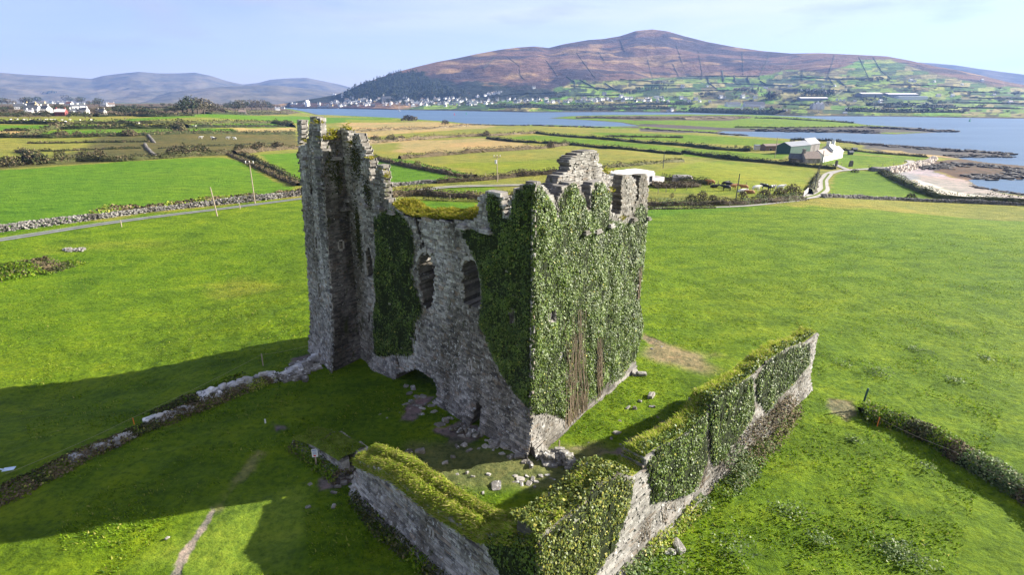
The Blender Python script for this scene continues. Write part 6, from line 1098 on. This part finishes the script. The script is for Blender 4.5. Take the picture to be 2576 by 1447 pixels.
# channel buoys
for x, y, m, lab in ((1143, 289, M_RED, 'red channel buoy in the bay'), (1173, 287, M_GREENP, 'green channel buoy in the bay'), (2439, 305, M_GREENP, 'green channel mark in the right-hand bay')):
    p = at(x, y, SEA); mb = MB(); mb.tube([(0, 0, -.5), (0, 0, 1), (0, 0, 1.3), (0, 0, 4.2), (0, 0, 4.6)], [1.3, 1.2, .55, .35, .1], 8); tag(mb.build('buoy', m, loc=tuple(p)), lab, 'buoy')
# ------------------------------------------------------------------ trees and houses far off
def tree_proto(name, seed, h, w, mats, n, trunkh=.25, leaf=.9, conifer=False):
    r = np.random.default_rng(seed); root = thing(name, 'x', 'tree'); v = r.normal(0, 1, (n, 3)); v /= np.linalg.norm(v, axis=1)[:, None]
    if conifer:
        t = r.random(n) ** .8; a = r.uniform(0, 6.283, n); rad = w * .5 * (1 - t) * (.6 + .4 * r.random(n)); P = np.stack([np.cos(a) * rad, np.sin(a) * rad, h * (.08 + .92 * t)], 1); v = np.stack([np.cos(a), np.sin(a), np.full(n, .4)], 1)
    else:
        lump = .55 + .75 * np.array([mnoise.noise(Vector(q * 2.0) + Vector((seed * 5.3, 1, 0))) * .5 + .5 for q in v]); P = v * (lump * r.uniform(.72, 1.03, n))[:, None] * np.array([w / 2, w / 2, h * (1 - trunkh) / 2 * 1.1]) + np.array([0, 0, h * (trunkh + (1 - trunkh) / 2)])
    V, Q = leaves(P, v, r.uniform(.6, 1.4, n) * leaf, r, .7, .75); mesh('crown', V, Q, mats, root); mb = MB(); mb.tube([(0, 0, -.8), (0, 0, h * trunkh), (.1, 0, h * .7)], [w * .045, w * .035, w * .012], 6)
    for k in range(5): a = k * 1.3 + seed; mb.tube([(0, 0, h * (trunkh + .05 * k)), (w * .2 * math.cos(a), w * .2 * math.sin(a), h * (trunkh + .2 + .06 * k)), (w * .36 * math.cos(a), w * .36 * math.sin(a), h * (trunkh + .32 + .06 * k))], [w * .02, w * .014, w * .006], 5)
    mb.build('trunk', M_BARK, root); root.location = (0, -60, -60); return root
TP = [tree_proto('broadleaf_tree', 1, 10, 12, [M_TREE], 420), tree_proto('broadleaf_tree', 2, 11, 11, [M_TREEB], 420), tree_proto('broadleaf_tree', 3, 9, 13, [M_TREE], 420), tree_proto('broadleaf_tree', 4, 10, 10, [M_TREEB], 420)]
TC = [tree_proto('conifer_tree', 5, 14, 7, [M_TREE], 300, .08, .9, True), tree_proto('conifer_tree', 6, 12, 8, [M_TREE], 300, .08, .9, True)]
first = set()
def tree(k, x, y, hpx, label, group, pool=None, ws=1.):
    pool = pool or TP; pr = pool[k % len(pool)]; p = G(x, y); d = np.linalg.norm(p - EYE); h0 = (10, 11, 9, 10)[k % 4] if pool is TP else (14, 12)[k % 2]; s = hpx / F * d / h0; sc = (s * ws, s * ws, s)
    if id(pr) not in first: first.add(id(pr)); pr.location = p; pr.rotation_euler[2] = random.uniform(0, 6); pr.scale = sc; tag(pr, label, 'tree', group); return pr
    return dup(pr, tuple(p), random.uniform(0, 6), label, sc, group)
rt = np.random.default_rng(90); LT = 'trees of the settlement beyond the left fields'
for x, y, h in [(5, 262, 9), (20, 263, 10), (38, 264, 8), (60, 262, 9), (75, 262, 9), (95, 258, 10), (108, 254, 11), (118, 253, 11), (135, 254, 12), (150, 254, 11), (166, 256, 10), (180, 257, 9), (195, 259, 9), (206, 259, 8), (240, 265, 9), (250, 266, 10), (225, 264, 7), (32, 278, 8), (60, 276, 7), (100, 276, 8), (130, 278, 7), (150, 276, 8), (165, 279, 7), (12, 284, 8), (40, 288, 8), (60, 292, 7), (90, 293, 7), (110, 294, 7), (20, 295, 8), (45, 296, 8), (75, 297, 8), (125, 296, 7), (226, 282, 8), (236, 285, 8), (245, 287, 7), (172, 296, 5), (215, 296, 6), (228, 297, 6), (270, 275, 5), (295, 272, 5), (310, 274, 5),
                (305, 288, 12), (318, 289, 14), (332, 288, 12), (345, 287, 11), (358, 288, 11), (372, 288, 9), (388, 289, 8), (402, 287, 7), (462, 284, 18), (474, 286, 20), (486, 284, 24), (500, 286, 22), (514, 286, 22), (528, 285, 19), (542, 284, 14), (560, 283, 11), (592, 278, 15), (603, 278, 17), (614, 277, 15), (632, 275, 14), (644, 276, 15), (658, 275, 15), (672, 275, 13), (684, 274, 10), (700, 273, 8), (575, 274, 9), (420, 282, 7), (440, 284, 8), (340, 268, 5), (380, 268, 5), (410, 266, 5), (430, 268, 5), (360, 276, 5)]:
    tree(int(rt.integers(0, 4)), x + rt.uniform(-2, 2), y + 1, h * rt.uniform(1.1, 1.6), 'bare or dark tree among the houses and hedges beyond the left fields', LT, ws=rt.uniform(.9, 1.3))
for k, (x0, x1, y) in enumerate([(-100, 240, 290), (-100, 200, 274), (240, 480, 292), (250, 460, 278), (520, 720, 287), (300, 600, 270), (560, 740, 281)]):
    scrub('hedge', ['low dark scrub belt below the far left houses', 'scrub belt between the rows of far left houses', 'low scrub belt above the far strip field', 'low hedge behind the small grey-roofed shed', 'low scrub before the old stone ruin near the bay', 'low hedge on the skyline left of the wood', 'low dark hedge on the rim of the bay'][k], 'hedge', [(x0 + (x1 - x0) * t, y + 1.2 * math.sin(t * 9 + k)) for t in np.linspace(0, 1, 6)], 12, 3.4, 1100, 1.2, [M_HEDGE, M_BRAMB, M_HEDGE], 200 + k, 'field hedges')
def far_house(name, label, x, y, wpx, wall, roof, rz, group, storeys=1.5, chim=True, deep=.7):
    p = G(x, y); d = np.linalg.norm(p - EYE); L = wpx / F * d; D = L * deep if L < 16 else 10; e = min(2.6 * storeys, L * .5); rg = e + D * .42
    o = thing(name, label, 'house', (p[0], p[1], p[2] - .3), rz, group); mb = MB()
    mb.add([(-L / 2, -D / 2, -1), (L / 2, -D / 2, -1), (L / 2, D / 2, -1), (-L / 2, D / 2, -1), (-L / 2, -D / 2, e), (L / 2, -D / 2, e), (L / 2, D / 2, e), (-L / 2, D / 2, e), (-L / 2, 0, rg), (L / 2, 0, rg)], [(0, 1, 5, 4), (2, 3, 7, 6), (1, 2, 6, 9, 5), (3, 0, 4, 8, 7)]); mb.build('wall', wall, o)
    mb = MB(); w = .4; mb.add([(-L / 2 - w, -D / 2 - w, e - .25), (L / 2 + w, -D / 2 - w, e - .25), (L / 2 + w, 0, rg + .1), (-L / 2 - w, 0, rg + .1), (L / 2 + w, D / 2 + w, e - .25), (-L / 2 - w, D / 2 + w, e - .25)], [(0, 1, 2, 3), (3, 2, 4, 5)]); rf = mb.build('roof', roof, o)
    for s in ((-1, 1) if chim else ()): mb = MB(); mb.box((s * L * .42, 0, rg + .4), (1, 1.2, 1.6)); mb.build('chimney', wall, rf)
    for k in (-.32, -.1, .12, .34): mb = MB(); mb.box((k * L, -D / 2 - .03, e * .45), (L * .1, .1, e * .3)); mb.build('window', M_GLASS, o)
    for s in (-1, 1): mb = MB(); mb.box((s * (L / 2 + .03), 0, e * .6), (.1, D * .16, e * .3)); mb.build('window', M_GLASS, o)
    return o
LH = [(51, 274, 20, M_WHITE, M_SLATE, .5, 'white house with slate roof at the far left among trees'), (82, 273, 26, M_YELW, M_SLATE, -.1, 'long slate-roofed house with yellow gable at left'), (84, 283, 28, M_WHITE, M_SLATE, .2, 'large white slate-roofed house in front of the yellow gable'), (116, 283, 24, M_WHITE, M_SLATE, -.2, 'white slate-roofed bungalow right of the large white house'), (77, 287, 14, M_WHITE, M_CONC, .1, 'small pale-roofed white house, lowest of the left group'),
      (189, 274, 16, M_WHITE, M_SLATE, 1.0, 'white gabled house, upper left of the four-house cluster'), (207, 273, 16, M_WHITE, M_SLATE, 1.0, 'white gabled house, upper right of the four-house cluster'), (187, 285, 15, M_WHITE, M_SLATE, .9, 'white gabled house, lower left of the four-house cluster'), (213, 285, 18, M_WHITE, M_SLATE, 0., 'white slate-roofed house, lower right of the four-house cluster'), (156, 291, 22, plain('red_wall', (.2, .05, .045), .8, .2, 1), M_CONC, .2, 'red-walled house with a pale roof below the cluster'),
      (108, 259, 10, M_YELW, M_SLATEB, .2, 'little yellow house on the left skyline'), (142, 261, 9, M_WHITE, M_SLATE, 1., 'left of two small white houses on the skyline trees'), (154, 261, 9, M_WHITE, M_SLATE, 1., 'right of two small white houses on the skyline trees'), (128, 259, 8, M_WHITE, M_SLATE, .3, 'tiny white house between yellow house and skyline pair'), (17, 254, 24, M_GREYM, M_GREYM, 0, 'long grey shed on the far left skyline'), (262, 267, 14, M_WHITE, M_GREYM, .3, 'pale house on the skyline left of the white roof'), (281, 267, 14, M_WHITE, M_SLATEB, .6, 'white house on the skyline right of the cluster'),
      (257, 288, 18, M_STONE, M_SLATE, 0, 'low grey-roofed shed right of the four-house cluster'), (176, 264, 14, M_WHITE, M_REDR, 0, 'low house with red roof behind the cluster'), (198, 283, 7, M_YELW, M_SLATE, .5, 'small cream house in the middle of the cluster'), (611, 288, 18, M_STONE, M_SLATEB, .4, 'old stone house ruin in the fields left of the bay'), (698, 277, 12, M_WHITE, M_GREYM, .6, 'white house at the left rim of the bay'), (712, 273, 9, M_WHITE, M_SLATE, .2, 'small white house behind the one at the bay rim')]
for x, y, w, wl, rf, rz, lab in LH: far_house('house', lab, x, y, w * .8, wl, rf, rz, 'houses beyond the left fields')
# town: small whitewashed houses, one mesh each
def mini(k, wall, roof, L, D, e, rg, chim):
    mb = MB(); mb.add([(-L / 2, -D / 2, -2), (L / 2, -D / 2, -2), (L / 2, D / 2, -2), (-L / 2, D / 2, -2), (-L / 2, -D / 2, e), (L / 2, -D / 2, e), (L / 2, D / 2, e), (-L / 2, D / 2, e), (-L / 2, 0, rg), (L / 2, 0, rg)], [(0, 1, 5, 4), (2, 3, 7, 6), (1, 2, 6, 9, 5), (3, 0, 4, 8, 7)], 0)
    w = .4; mb.add([(-L / 2 - w, -D / 2 - w, e - .3), (L / 2 + w, -D / 2 - w, e - .3), (L / 2 + w, 0, rg + .12), (-L / 2 - w, 0, rg + .12), (L / 2 + w, D / 2 + w, e - .3), (-L / 2 - w, D / 2 + w, e - .3)], [(0, 1, 2, 3), (3, 2, 4, 5)], 1)
    for c in chim: mb.box((c * L, 0, rg + .5), (.9, 1.1, 2.), m=0)
    for u in (-.3, 0, .3): mb.box((u * L, -D / 2 - .05, e * .62), (1.1, .12, 1.3), m=2)
    o = mb.build('house', [wall, roof, M_GLASS]); return o
MH = [mini(0, M_WHITE, M_SLATE, 11, 7, 5, 8.2, (-.42, .42)), mini(1, M_WHITE, M_SLATE, 9, 7, 3.2, 6.2, (.42,)), mini(2, M_WHITE, M_SLATEB, 13, 7, 5.2, 8.2, (-.42, .0, .42)), mini(3, M_CONC, M_SLATE, 10, 8, 5.5, 9, (-.4,)), mini(4, M_YELW, M_SLATE, 10, 7, 5, 8, (.4,)), mini(5, M_WHITE, M_GREYM, 16, 8, 4.2, 6.6, ())]
mu = set(); TG = 'white houses of the far town'
def town(k, x, y, s, rz, lab='small whitewashed house in the far town below the hill', name='house', group=TG):
    p = G(x, y); o = MH[k]
    if k in mu: o = o.copy(); COL.objects.link(o)
    mu.add(k); o.location = p; o.rotation_euler[2] = rz; o.scale = (s, s, s); return tag(o, lab, 'house', group)
rt = np.random.default_rng(17); cnt = 0
ZONES = [([(800, 258), (880, 252), (960, 252), (1000, 256), (1000, 266), (940, 268), (860, 268), (800, 266)], 62), ([(1000, 254), (1130, 247), (1170, 243), (1180, 252), (1226, 254), (1226, 264), (1120, 268), (1000, 268)], 92), ([(1226, 250), (1440, 251), (1440, 258), (1226, 262)], 40), ([(1440, 249), (1560, 250), (1560, 256), (1440, 258)], 24), ([(1560, 244), (1742, 248), (1742, 258), (1560, 256)], 22), ([(715, 258), (740, 255), (770, 254), (770, 262), (715, 264)], 10), ([(860, 240), (1130, 250), (1000, 252), (860, 250)], 14), ([(1200, 243), (1262, 229), (1262, 234), (1200, 247)], 12), ([(836, 236), (880, 233), (880, 238), (836, 242)], 9)]
for poly, n in ZONES:
    for q in sample_poly(poly, n, rt): town(int(rt.choice(6, p=[.34, .26, .16, .09, .05, .10])), q[0], q[1], rt.uniform(.75, 1.15), rt.normal(.4, .5) + (math.pi / 2 if rt.random() < .35 else 0))
for k, x, y, s, rz in [(0, 1343, 222, 1.1, .4), (3, 1520, 240, 1.3, .2), (0, 1563, 245, 1.2, .6), (1, 1555, 249, 1.1, .2), (0, 1572, 250, 1.1, .9), (0, 1690, 279, .8, .6), (1, 1680, 280, .7, .2), (3, 1717, 220, 1.2, .3), (0, 1866, 275, .9, 1.2), (0, 1916, 275, .9, .3), (1, 1893, 274, .7, 1.5), (5, 1976, 279, .5, .1), (5, 2125, 285, .5, .1), (1, 2059, 283, .3, 0), (2, 1987, 218, 1., .1), (1, 2114, 254, .9, 1.2), (1, 2123, 254, .9, 1.2), (1, 2105, 253, .9, 1.2), (1, 2150, 256, .9, .2), (0, 2214, 258, 1., .4), (0, 2033, 230, 1., .4), (1, 2015, 229, 1., 1.), (3, 2050, 231, 1.2, .2), (2, 2093, 236, 1., .2), (2, 2076, 236, 1., .9), (0, 1813, 246, 1., .5), (1, 1822, 247, .9, .1), (0, 1868, 246, 1.2, .5), (1, 1880, 248, 1., .1), (0, 1900, 248, 1., .2), (1, 1779, 218, .9, .5), (0, 1750, 252, 1.1, .3), (1, 1760, 256, 1., .8), (1, 1785, 257, .9, .3), (5, 1926, 222, .9, 0), (1, 2070, 220, .9, .2), (1, 2100, 217, .9, .7), (5, 1745, 277, .6, 0), (5, 2130, 274, .5, .2), (2, 2360, 243, 1., .1), (0, 2395, 243, .9, .2), (1, 2300, 206, 1, 0), (0, 2290, 205, 1, .3), (1, 2350, 207, 1, .5), (0, 2470, 204, 1., .2), (2, 2540, 260, .9, .2), (1, 2420, 214, .9, .3), (1, 2500, 240, .9, .1)]:
    town(k, x, y, s, rz, 'scattered pale house on the slopes right of the town', group='scattered houses on the hill slopes')
def big(name, label, x, y, w, d, h, rz, wall, roof, cat, ridge=2.5, extra=None):
    p = G(x, y); o = thing(name, label, cat, tuple(p), rz); mb = MB(); L, D = w, d; mb.add([(-L / 2, -D / 2, -3), (L / 2, -D / 2, -3), (L / 2, D / 2, -3), (-L / 2, D / 2, -3), (-L / 2, -D / 2, h), (L / 2, -D / 2, h), (L / 2, D / 2, h), (-L / 2, D / 2, h), (-L / 2, 0, h + ridge), (L / 2, 0, h + ridge)], [(0, 1, 5, 4), (2, 3, 7, 6), (1, 2, 6, 9, 5), (3, 0, 4, 8, 7)]); mb.build('wall', wall, o)
    mb = MB(); mb.add([(-L / 2 - .5, -D / 2 - .5, h - .2), (L / 2 + .5, -D / 2 - .5, h - .2), (L / 2 + .5, 0, h + ridge + .1), (-L / 2 - .5, 0, h + ridge + .1), (L / 2 + .5, D / 2 + .5, h - .2), (-L / 2 - .5, D / 2 + .5, h - .2)], [(0, 1, 2, 3), (3, 2, 4, 5)]); mb.build('roof', roof, o)
    if extra: extra(o)
    return o
big('school', 'dark-roofed long building with a tall black gable above the inlet, left part', 1843, 268, 38, 18, 6, .15, M_WHITE, M_SLATE, 'building', 6); big('school', 'dark-roofed long building right of the tall black gable', 1896, 267, 52, 18, 6, -.05, M_CONC, M_SLATE, 'building', 6)
big('warehouse', 'long pale-roofed warehouse right of the dark tree block', 2043, 252, 75, 24, 6, -.05, M_GREYM, M_CONC, 'warehouse', 2.5); big('warehouse', 'pale industrial shed on the right-hand slope, left one', 2185, 242, 62, 30, 7, .1, M_GREYM, M_CONC, 'warehouse', 3); big('warehouse', 'wide pale industrial shed on the right-hand slope, middle one', 2262, 243, 90, 34, 7, .05, M_GREYM, M_CONC, 'warehouse', 3); big('warehouse', 'white factory block in front of the industrial sheds', 2290, 250, 80, 26, 8, -.05, M_WHITE, M_GREYM, 'warehouse', 1.5)
def gables(o):
    for k, (x, hh) in enumerate(((-9, 7), (0, 10), (9, 9))): mb = MB(); mb.add([(x - 4, -7, -2), (x + 4, -7, -2), (x + 4, -7, hh), (x, -7, hh + 4), (x - 4, -7, hh), (x - 4, 3, -2), (x + 4, 3, -2), (x + 4, 3, hh), (x, 3, hh + 4), (x - 4, 3, hh)], [(0, 1, 2, 3, 4), (1, 6, 7, 2), (5, 0, 4, 9), (2, 7, 8, 3), (3, 8, 9, 4)]); mb.box((x, -2, hh + 5), (1.5, 1.5, 3)); mb.build('gable_wing', M_CONC, o)
big('gabled_house', 'tall cream house with many gables standing alone near the inlet', 2054, 274, 26, 12, 7, .1, M_CONC, M_SLATE, 'house', 4, gables)
def tower_x(o): mb = MB(); mb.box((-10, 0, 9), (6, 6, 20)); mb.tube([(-10, 0, 19), (-10, 0, 26)], [3.4, .2], 4); mb.build('church_tower', M_STONE, o)
big('church', 'grey stone church with a tower above the town roofs', 972, 253, 34, 13, 9, .3, M_STONE, M_SLATE, 'church', 7, tower_x)
def twin(o):
    mb = MB(); mb.box((9, 0, 9), (9, 9, 24), taper=.8); mb.tube([(9, 0, 21), (9, 0, 27)], [5, .3], 4); mb.build('gable_tower', M_WHITE, o)
big('quay_building', 'tall white twin-gabled building on the quay at the left of the town', 773, 267, 13, 12, 15, 1.2, M_WHITE, M_CONC, 'building', 8, twin)
big('quay_shed', 'low dark quay shed right of the white twin-gabled building', 818, 270, 60, 10, 3, .0, M_GREYM, M_SLATE, 'shed', 2); big('quay_shed', 'brown gabled boathouse by the marina', 938, 269, 16, 12, 6, .2, M_SLATEB, M_SLATE, 'boathouse', 5)
mb = MB(); p = at(800, 273.2, SEA); mb.box((0, 0, 1), (150, 8, 4)); tag(mb.build('quay_wall', M_STONE_D, loc=tuple(p), rz=.05), 'dark stone quay wall at the left end of the town', 'quay')
boat0 = None
for k, (x, y) in enumerate([(882, 271), (888, 272), (930, 272.5), (938, 273), (946, 273), (952, 272.5), (960, 273), (921, 272), (968, 273.3), (912, 272.4), (1004, 279)]):
    p = at(x, y + .6, SEA)
    if boat0 is None:
        boat0 = thing('sailing_boat', 'small white moored sailing boat with bare mast by the town quay', 'boat', tuple(p), .4, 'boats moored by the town'); mb = MB(); mb.add([(-5, 0, .4), (-4.5, -1.5, 1.3), (3, -1.6, 1.4), (6, 0, 1.7), (3, 1.6, 1.4), (-4.5, 1.5, 1.3), (-4, 0, -.3), (4, 0, -.3)], [(1, 2, 3, 4, 5), (6, 7, 2, 1), (7, 3, 2), (7, 4, 3), (6, 5, 4, 7), (0, 1, 5), (0, 6, 1), (0, 5, 6)]); mb.box((-.5, 0, 1.7), (4, 1.8, .8)); mb.build('hull', M_WHITE, boat0); mb = MB(); mb.tube([(0, 0, 1), (0, 0, 15)], [.35, .25], 5); mb.build('mast', M_METAL, boat0)
    else: dup(boat0, tuple(p), rt.uniform(0, 3), group='boats moored by the town')
# trees of the town and the hill foot
HT = 'trees around the town and on the hill foot'
tz = [([(800, 255), (1226, 246), (1226, 268), (800, 270)], 46), ([(1226, 244), (1742, 240), (1742, 262), (1226, 264)], 46), ([(1226, 262), (1742, 262), (1742, 280), (1226, 278)], 40), ([(1742, 230), (2300, 215), (2576, 225), (2576, 285), (1742, 280)], 84), ([(880, 238), (1180, 236), (1180, 248), (880, 250)], 30)]
for poly, n in tz:
    for q in sample_poly(poly, n, rt): tree(int(rt.integers(0, 4)), q[0], q[1], rt.uniform(4, 8) * (1.1 if q[1] > 262 else .9), 'dark rounded tree among the far houses and fields below the hill', HT, ws=rt.uniform(1., 1.7))
for x0, x1, y, n, h in ((1600, 1680, 226, 12, 8), (1925, 1952, 250, 7, 15), (2020, 2095, 242, 14, 13), (1760, 1800, 240, 8, 8), (1850, 1915, 232, 9, 9), (1560, 1600, 236, 7, 9), (1640, 1670, 213, 6, 8), (2160, 2240, 205, 10, 8), (2170, 2230, 254, 8, 9)):
    for k in range(n): tree(k, x0 + (x1 - x0) * (k + rt.random()) / n, y + rt.uniform(-2, 2), h * rt.uniform(.7, 1.2), 'dark conifer in a shelter block on the hill foot', 'conifers in the shelter blocks', TC if k % 3 else None, ws=1.4)
# wooded left shoulder of the hill: reads as one mass
def forest():
    r = np.random.default_rng(33); poly = [(862, 236), (880, 228), (905, 214), (945, 200), (1000, 181), (1050, 174), (1065, 185), (1080, 205), (1130, 225), (1180, 236), (1150, 246), (1000, 250), (870, 250)]; S = sample_poly(poly, 820, r); V = []; Q = []; n = 0
    for q in S:
        if q[0] > 1000 and r.random() < .35: continue
        p = G(*q); h = r.uniform(9, 19); w = h * r.uniform(.4, .7); k = 26; t = r.random(k) ** .8; a = r.uniform(0, 6.28, k); rad = w * (1 - t * .9) * r.uniform(.5, 1, k); P = p + np.stack([np.cos(a) * rad, np.sin(a) * rad, h * t], 1); v, f = leaves(P, np.stack([np.cos(a), np.sin(a), a * 0 + .5], 1), r.uniform(2.5, 5, k), r, .6, .8); V.append(v); Q.append(f + n); n += len(v)
    tag(mesh('forest', np.concatenate(V), np.concatenate(Q), M_TREE), kind='stuff')
forest()
# walls and hedges ruled across the hillside
def hill_wall(pts, w, h, label, group, mat=M_HEDGE):
    P = []
    for a, b in zip(pts[:-1], pts[1:]):
        n = max(2, int(math.hypot(b[0] - a[0], b[1] - a[1]) / 4))
        for i in range(n): P.append(G(a[0] + (b[0] - a[0]) * i / n, a[1] + (b[1] - a[1]) * i / n))
    P.append(G(*pts[-1])); P = np.array(P); T = np.gradient(P[:, :2], axis=0); T /= np.linalg.norm(T, axis=1)[:, None] + 1e-9; Nn = np.stack([-T[:, 1], T[:, 0]], 1); r = np.random.default_rng(len(P)); rows = []
    for o, z in ((-.5, -1), (-.35, 1), (.35, 1), (.5, -1)): q = P.copy(); q[:, :2] += Nn * (o * w * r.uniform(.7, 1.3, len(P)))[:, None]; q[:, 2] = np.maximum(hill(q[:, 0], q[:, 1]), P[:, 2] - 3) + (h * r.uniform(.5, 1.4, len(P)) if z > 0 else -1.5); rows.append(q)
    m = len(P); Fc = np.array([(k * m + i, k * m + i + 1, (k + 1) * m + i + 1, (k + 1) * m + i) for k in range(3) for i in range(m - 1)]); c0 = P[0].copy()
    tag(mesh('field_boundary', np.concatenate(rows) - c0, Fc, mat, loc=tuple(c0)), label, 'hedge', group)
UP = [[(1757, 129), (1767, 190)], [(1867, 129), (1870, 189)], [(1935, 139), (1910, 192), (1912, 204)], [(1995, 146), (1947, 195)], [(2100, 137), (2083, 192), (2097, 214)], [(2159, 140), (2187, 199)], [(2194, 140), (2217, 179), (2242, 199)], [(2020, 172), (2017, 202)], [(1245, 144), (1216, 172)], [(1276, 143), (1306, 166), (1309, 190), (1319, 200)], [(1372, 150), (1392, 176), (1402, 192)], [(1449, 131), (1486, 182), (1497, 197)], [(1506, 131), (1521, 156)], [(1629, 150), (1639, 189), (1642, 198)], [(1692, 160), (1707, 192)], [(1560, 100), (1572, 130)], [(1700, 110), (1716, 160)]]
for p in UP: hill_wall(p, 1.7, 1.5, 'dark field wall climbing the brown hillside', 'walls climbing the hillside')
LO = [[(1717, 191), (1910, 192)], [(1780, 208), (1870, 212), (1993, 216)], [(1780, 193), (1784, 210), (1804, 224)], [(1880, 194), (1887, 213)], [(1912, 204), (1930, 214)], [(1997, 193), (2100, 199), (2190, 198)], [(1717, 229), (1903, 226)], [(1425, 193), (1446, 206), (1447, 222)], [(1459, 201), (1506, 227)], [(1436, 216), (1559, 226)], [(1522, 209), (1546, 226)], [(1817, 177), (1820, 205)], [(1847, 189), (1850, 206)], [(1560, 200), (1640, 205), (1717, 203)], [(1580, 214), (1717, 216)], [(1240, 244), (1300, 236), (1380, 234), (1430, 232)], [(1300, 248), (1330, 238)], [(1450, 240), (1560, 240)], [(1960, 226), (2100, 228), (2150, 232)], [(2100, 240), (2130, 222)], [(2250, 262), (2400, 258), (2576, 262)], [(2200, 270), (2380, 270), (2576, 274)], [(2400, 230), (2576, 236)], [(2440, 246), (2576, 250)], [(2330, 258), (2350, 274)], [(1940, 268), (1955, 284)], [(1960, 262), (2040, 266)], [(2110, 200), (2130, 222)], [(2240, 212), (2350, 216), (2450, 222)]]
for p in LO: hill_wall(p, 4.5, 2.6, 'dark hedge between the small green fields of the hill foot', 'hedges between the hill-foot fields')
for k, pts in enumerate([[(1240, 272), (1400, 274), (1560, 273), (1700, 272)], [(1230, 266), (1400, 267), (1560, 264), (1740, 263)], [(1742, 276), (1860, 281), (1960, 284)], [(2130, 279), (2250, 282), (2420, 284)], [(2180, 264), (2280, 268), (2400, 272)]]):
    scrub('hedge', ['scrub belt on the far shore of the bay', 'scrub belt under the row of far white houses', 'scrub on the shore below the dark-roofed buildings', 'scrub belt on the right-hand far shore', 'scrub belt below the factory sheds'][k], 'hedge', pts, 40, 6, 1100, 3.2, [M_HEDGE, M_TREE], 260 + k, 'field hedges', world=False)
# ------------------------------------------------------------------ air
def haze():
    m = bpy.data.materials.new('haze'); m.use_nodes = True; nt = m.node_tree; nt.nodes.clear(); o = nt.nodes.new('ShaderNodeOutputMaterial'); v = nt.nodes.new('ShaderNodeVolumePrincipled')
    v.inputs['Color'].default_value = (.26, .46, 1., 1); v.inputs['Density'].default_value = .00007; v.inputs['Anisotropy'].default_value = .2; nt.links.new(v.outputs[0], o.inputs['Volume'])
    x0, x1, y0, y1, z0, z1 = -8800, 8800, -400, 9400, -14, 760
    tag(mesh('haze', [(x0, y0, z0), (x1, y0, z0), (x1, y1, z0), (x0, y1, z0), (x0, y0, z1), (x1, y0, z1), (x1, y1, z1), (x0, y1, z1)], [(3, 2, 1, 0), (4, 5, 6, 7), (0, 1, 5, 4), (1, 2, 6, 5), (2, 3, 7, 6), (3, 0, 4, 7)], m), kind='stuff')
haze()
SC.cycles.volume_bounces = 0; SC.cycles.max_bounces = 6; SC.cycles.diffuse_bounces = 3
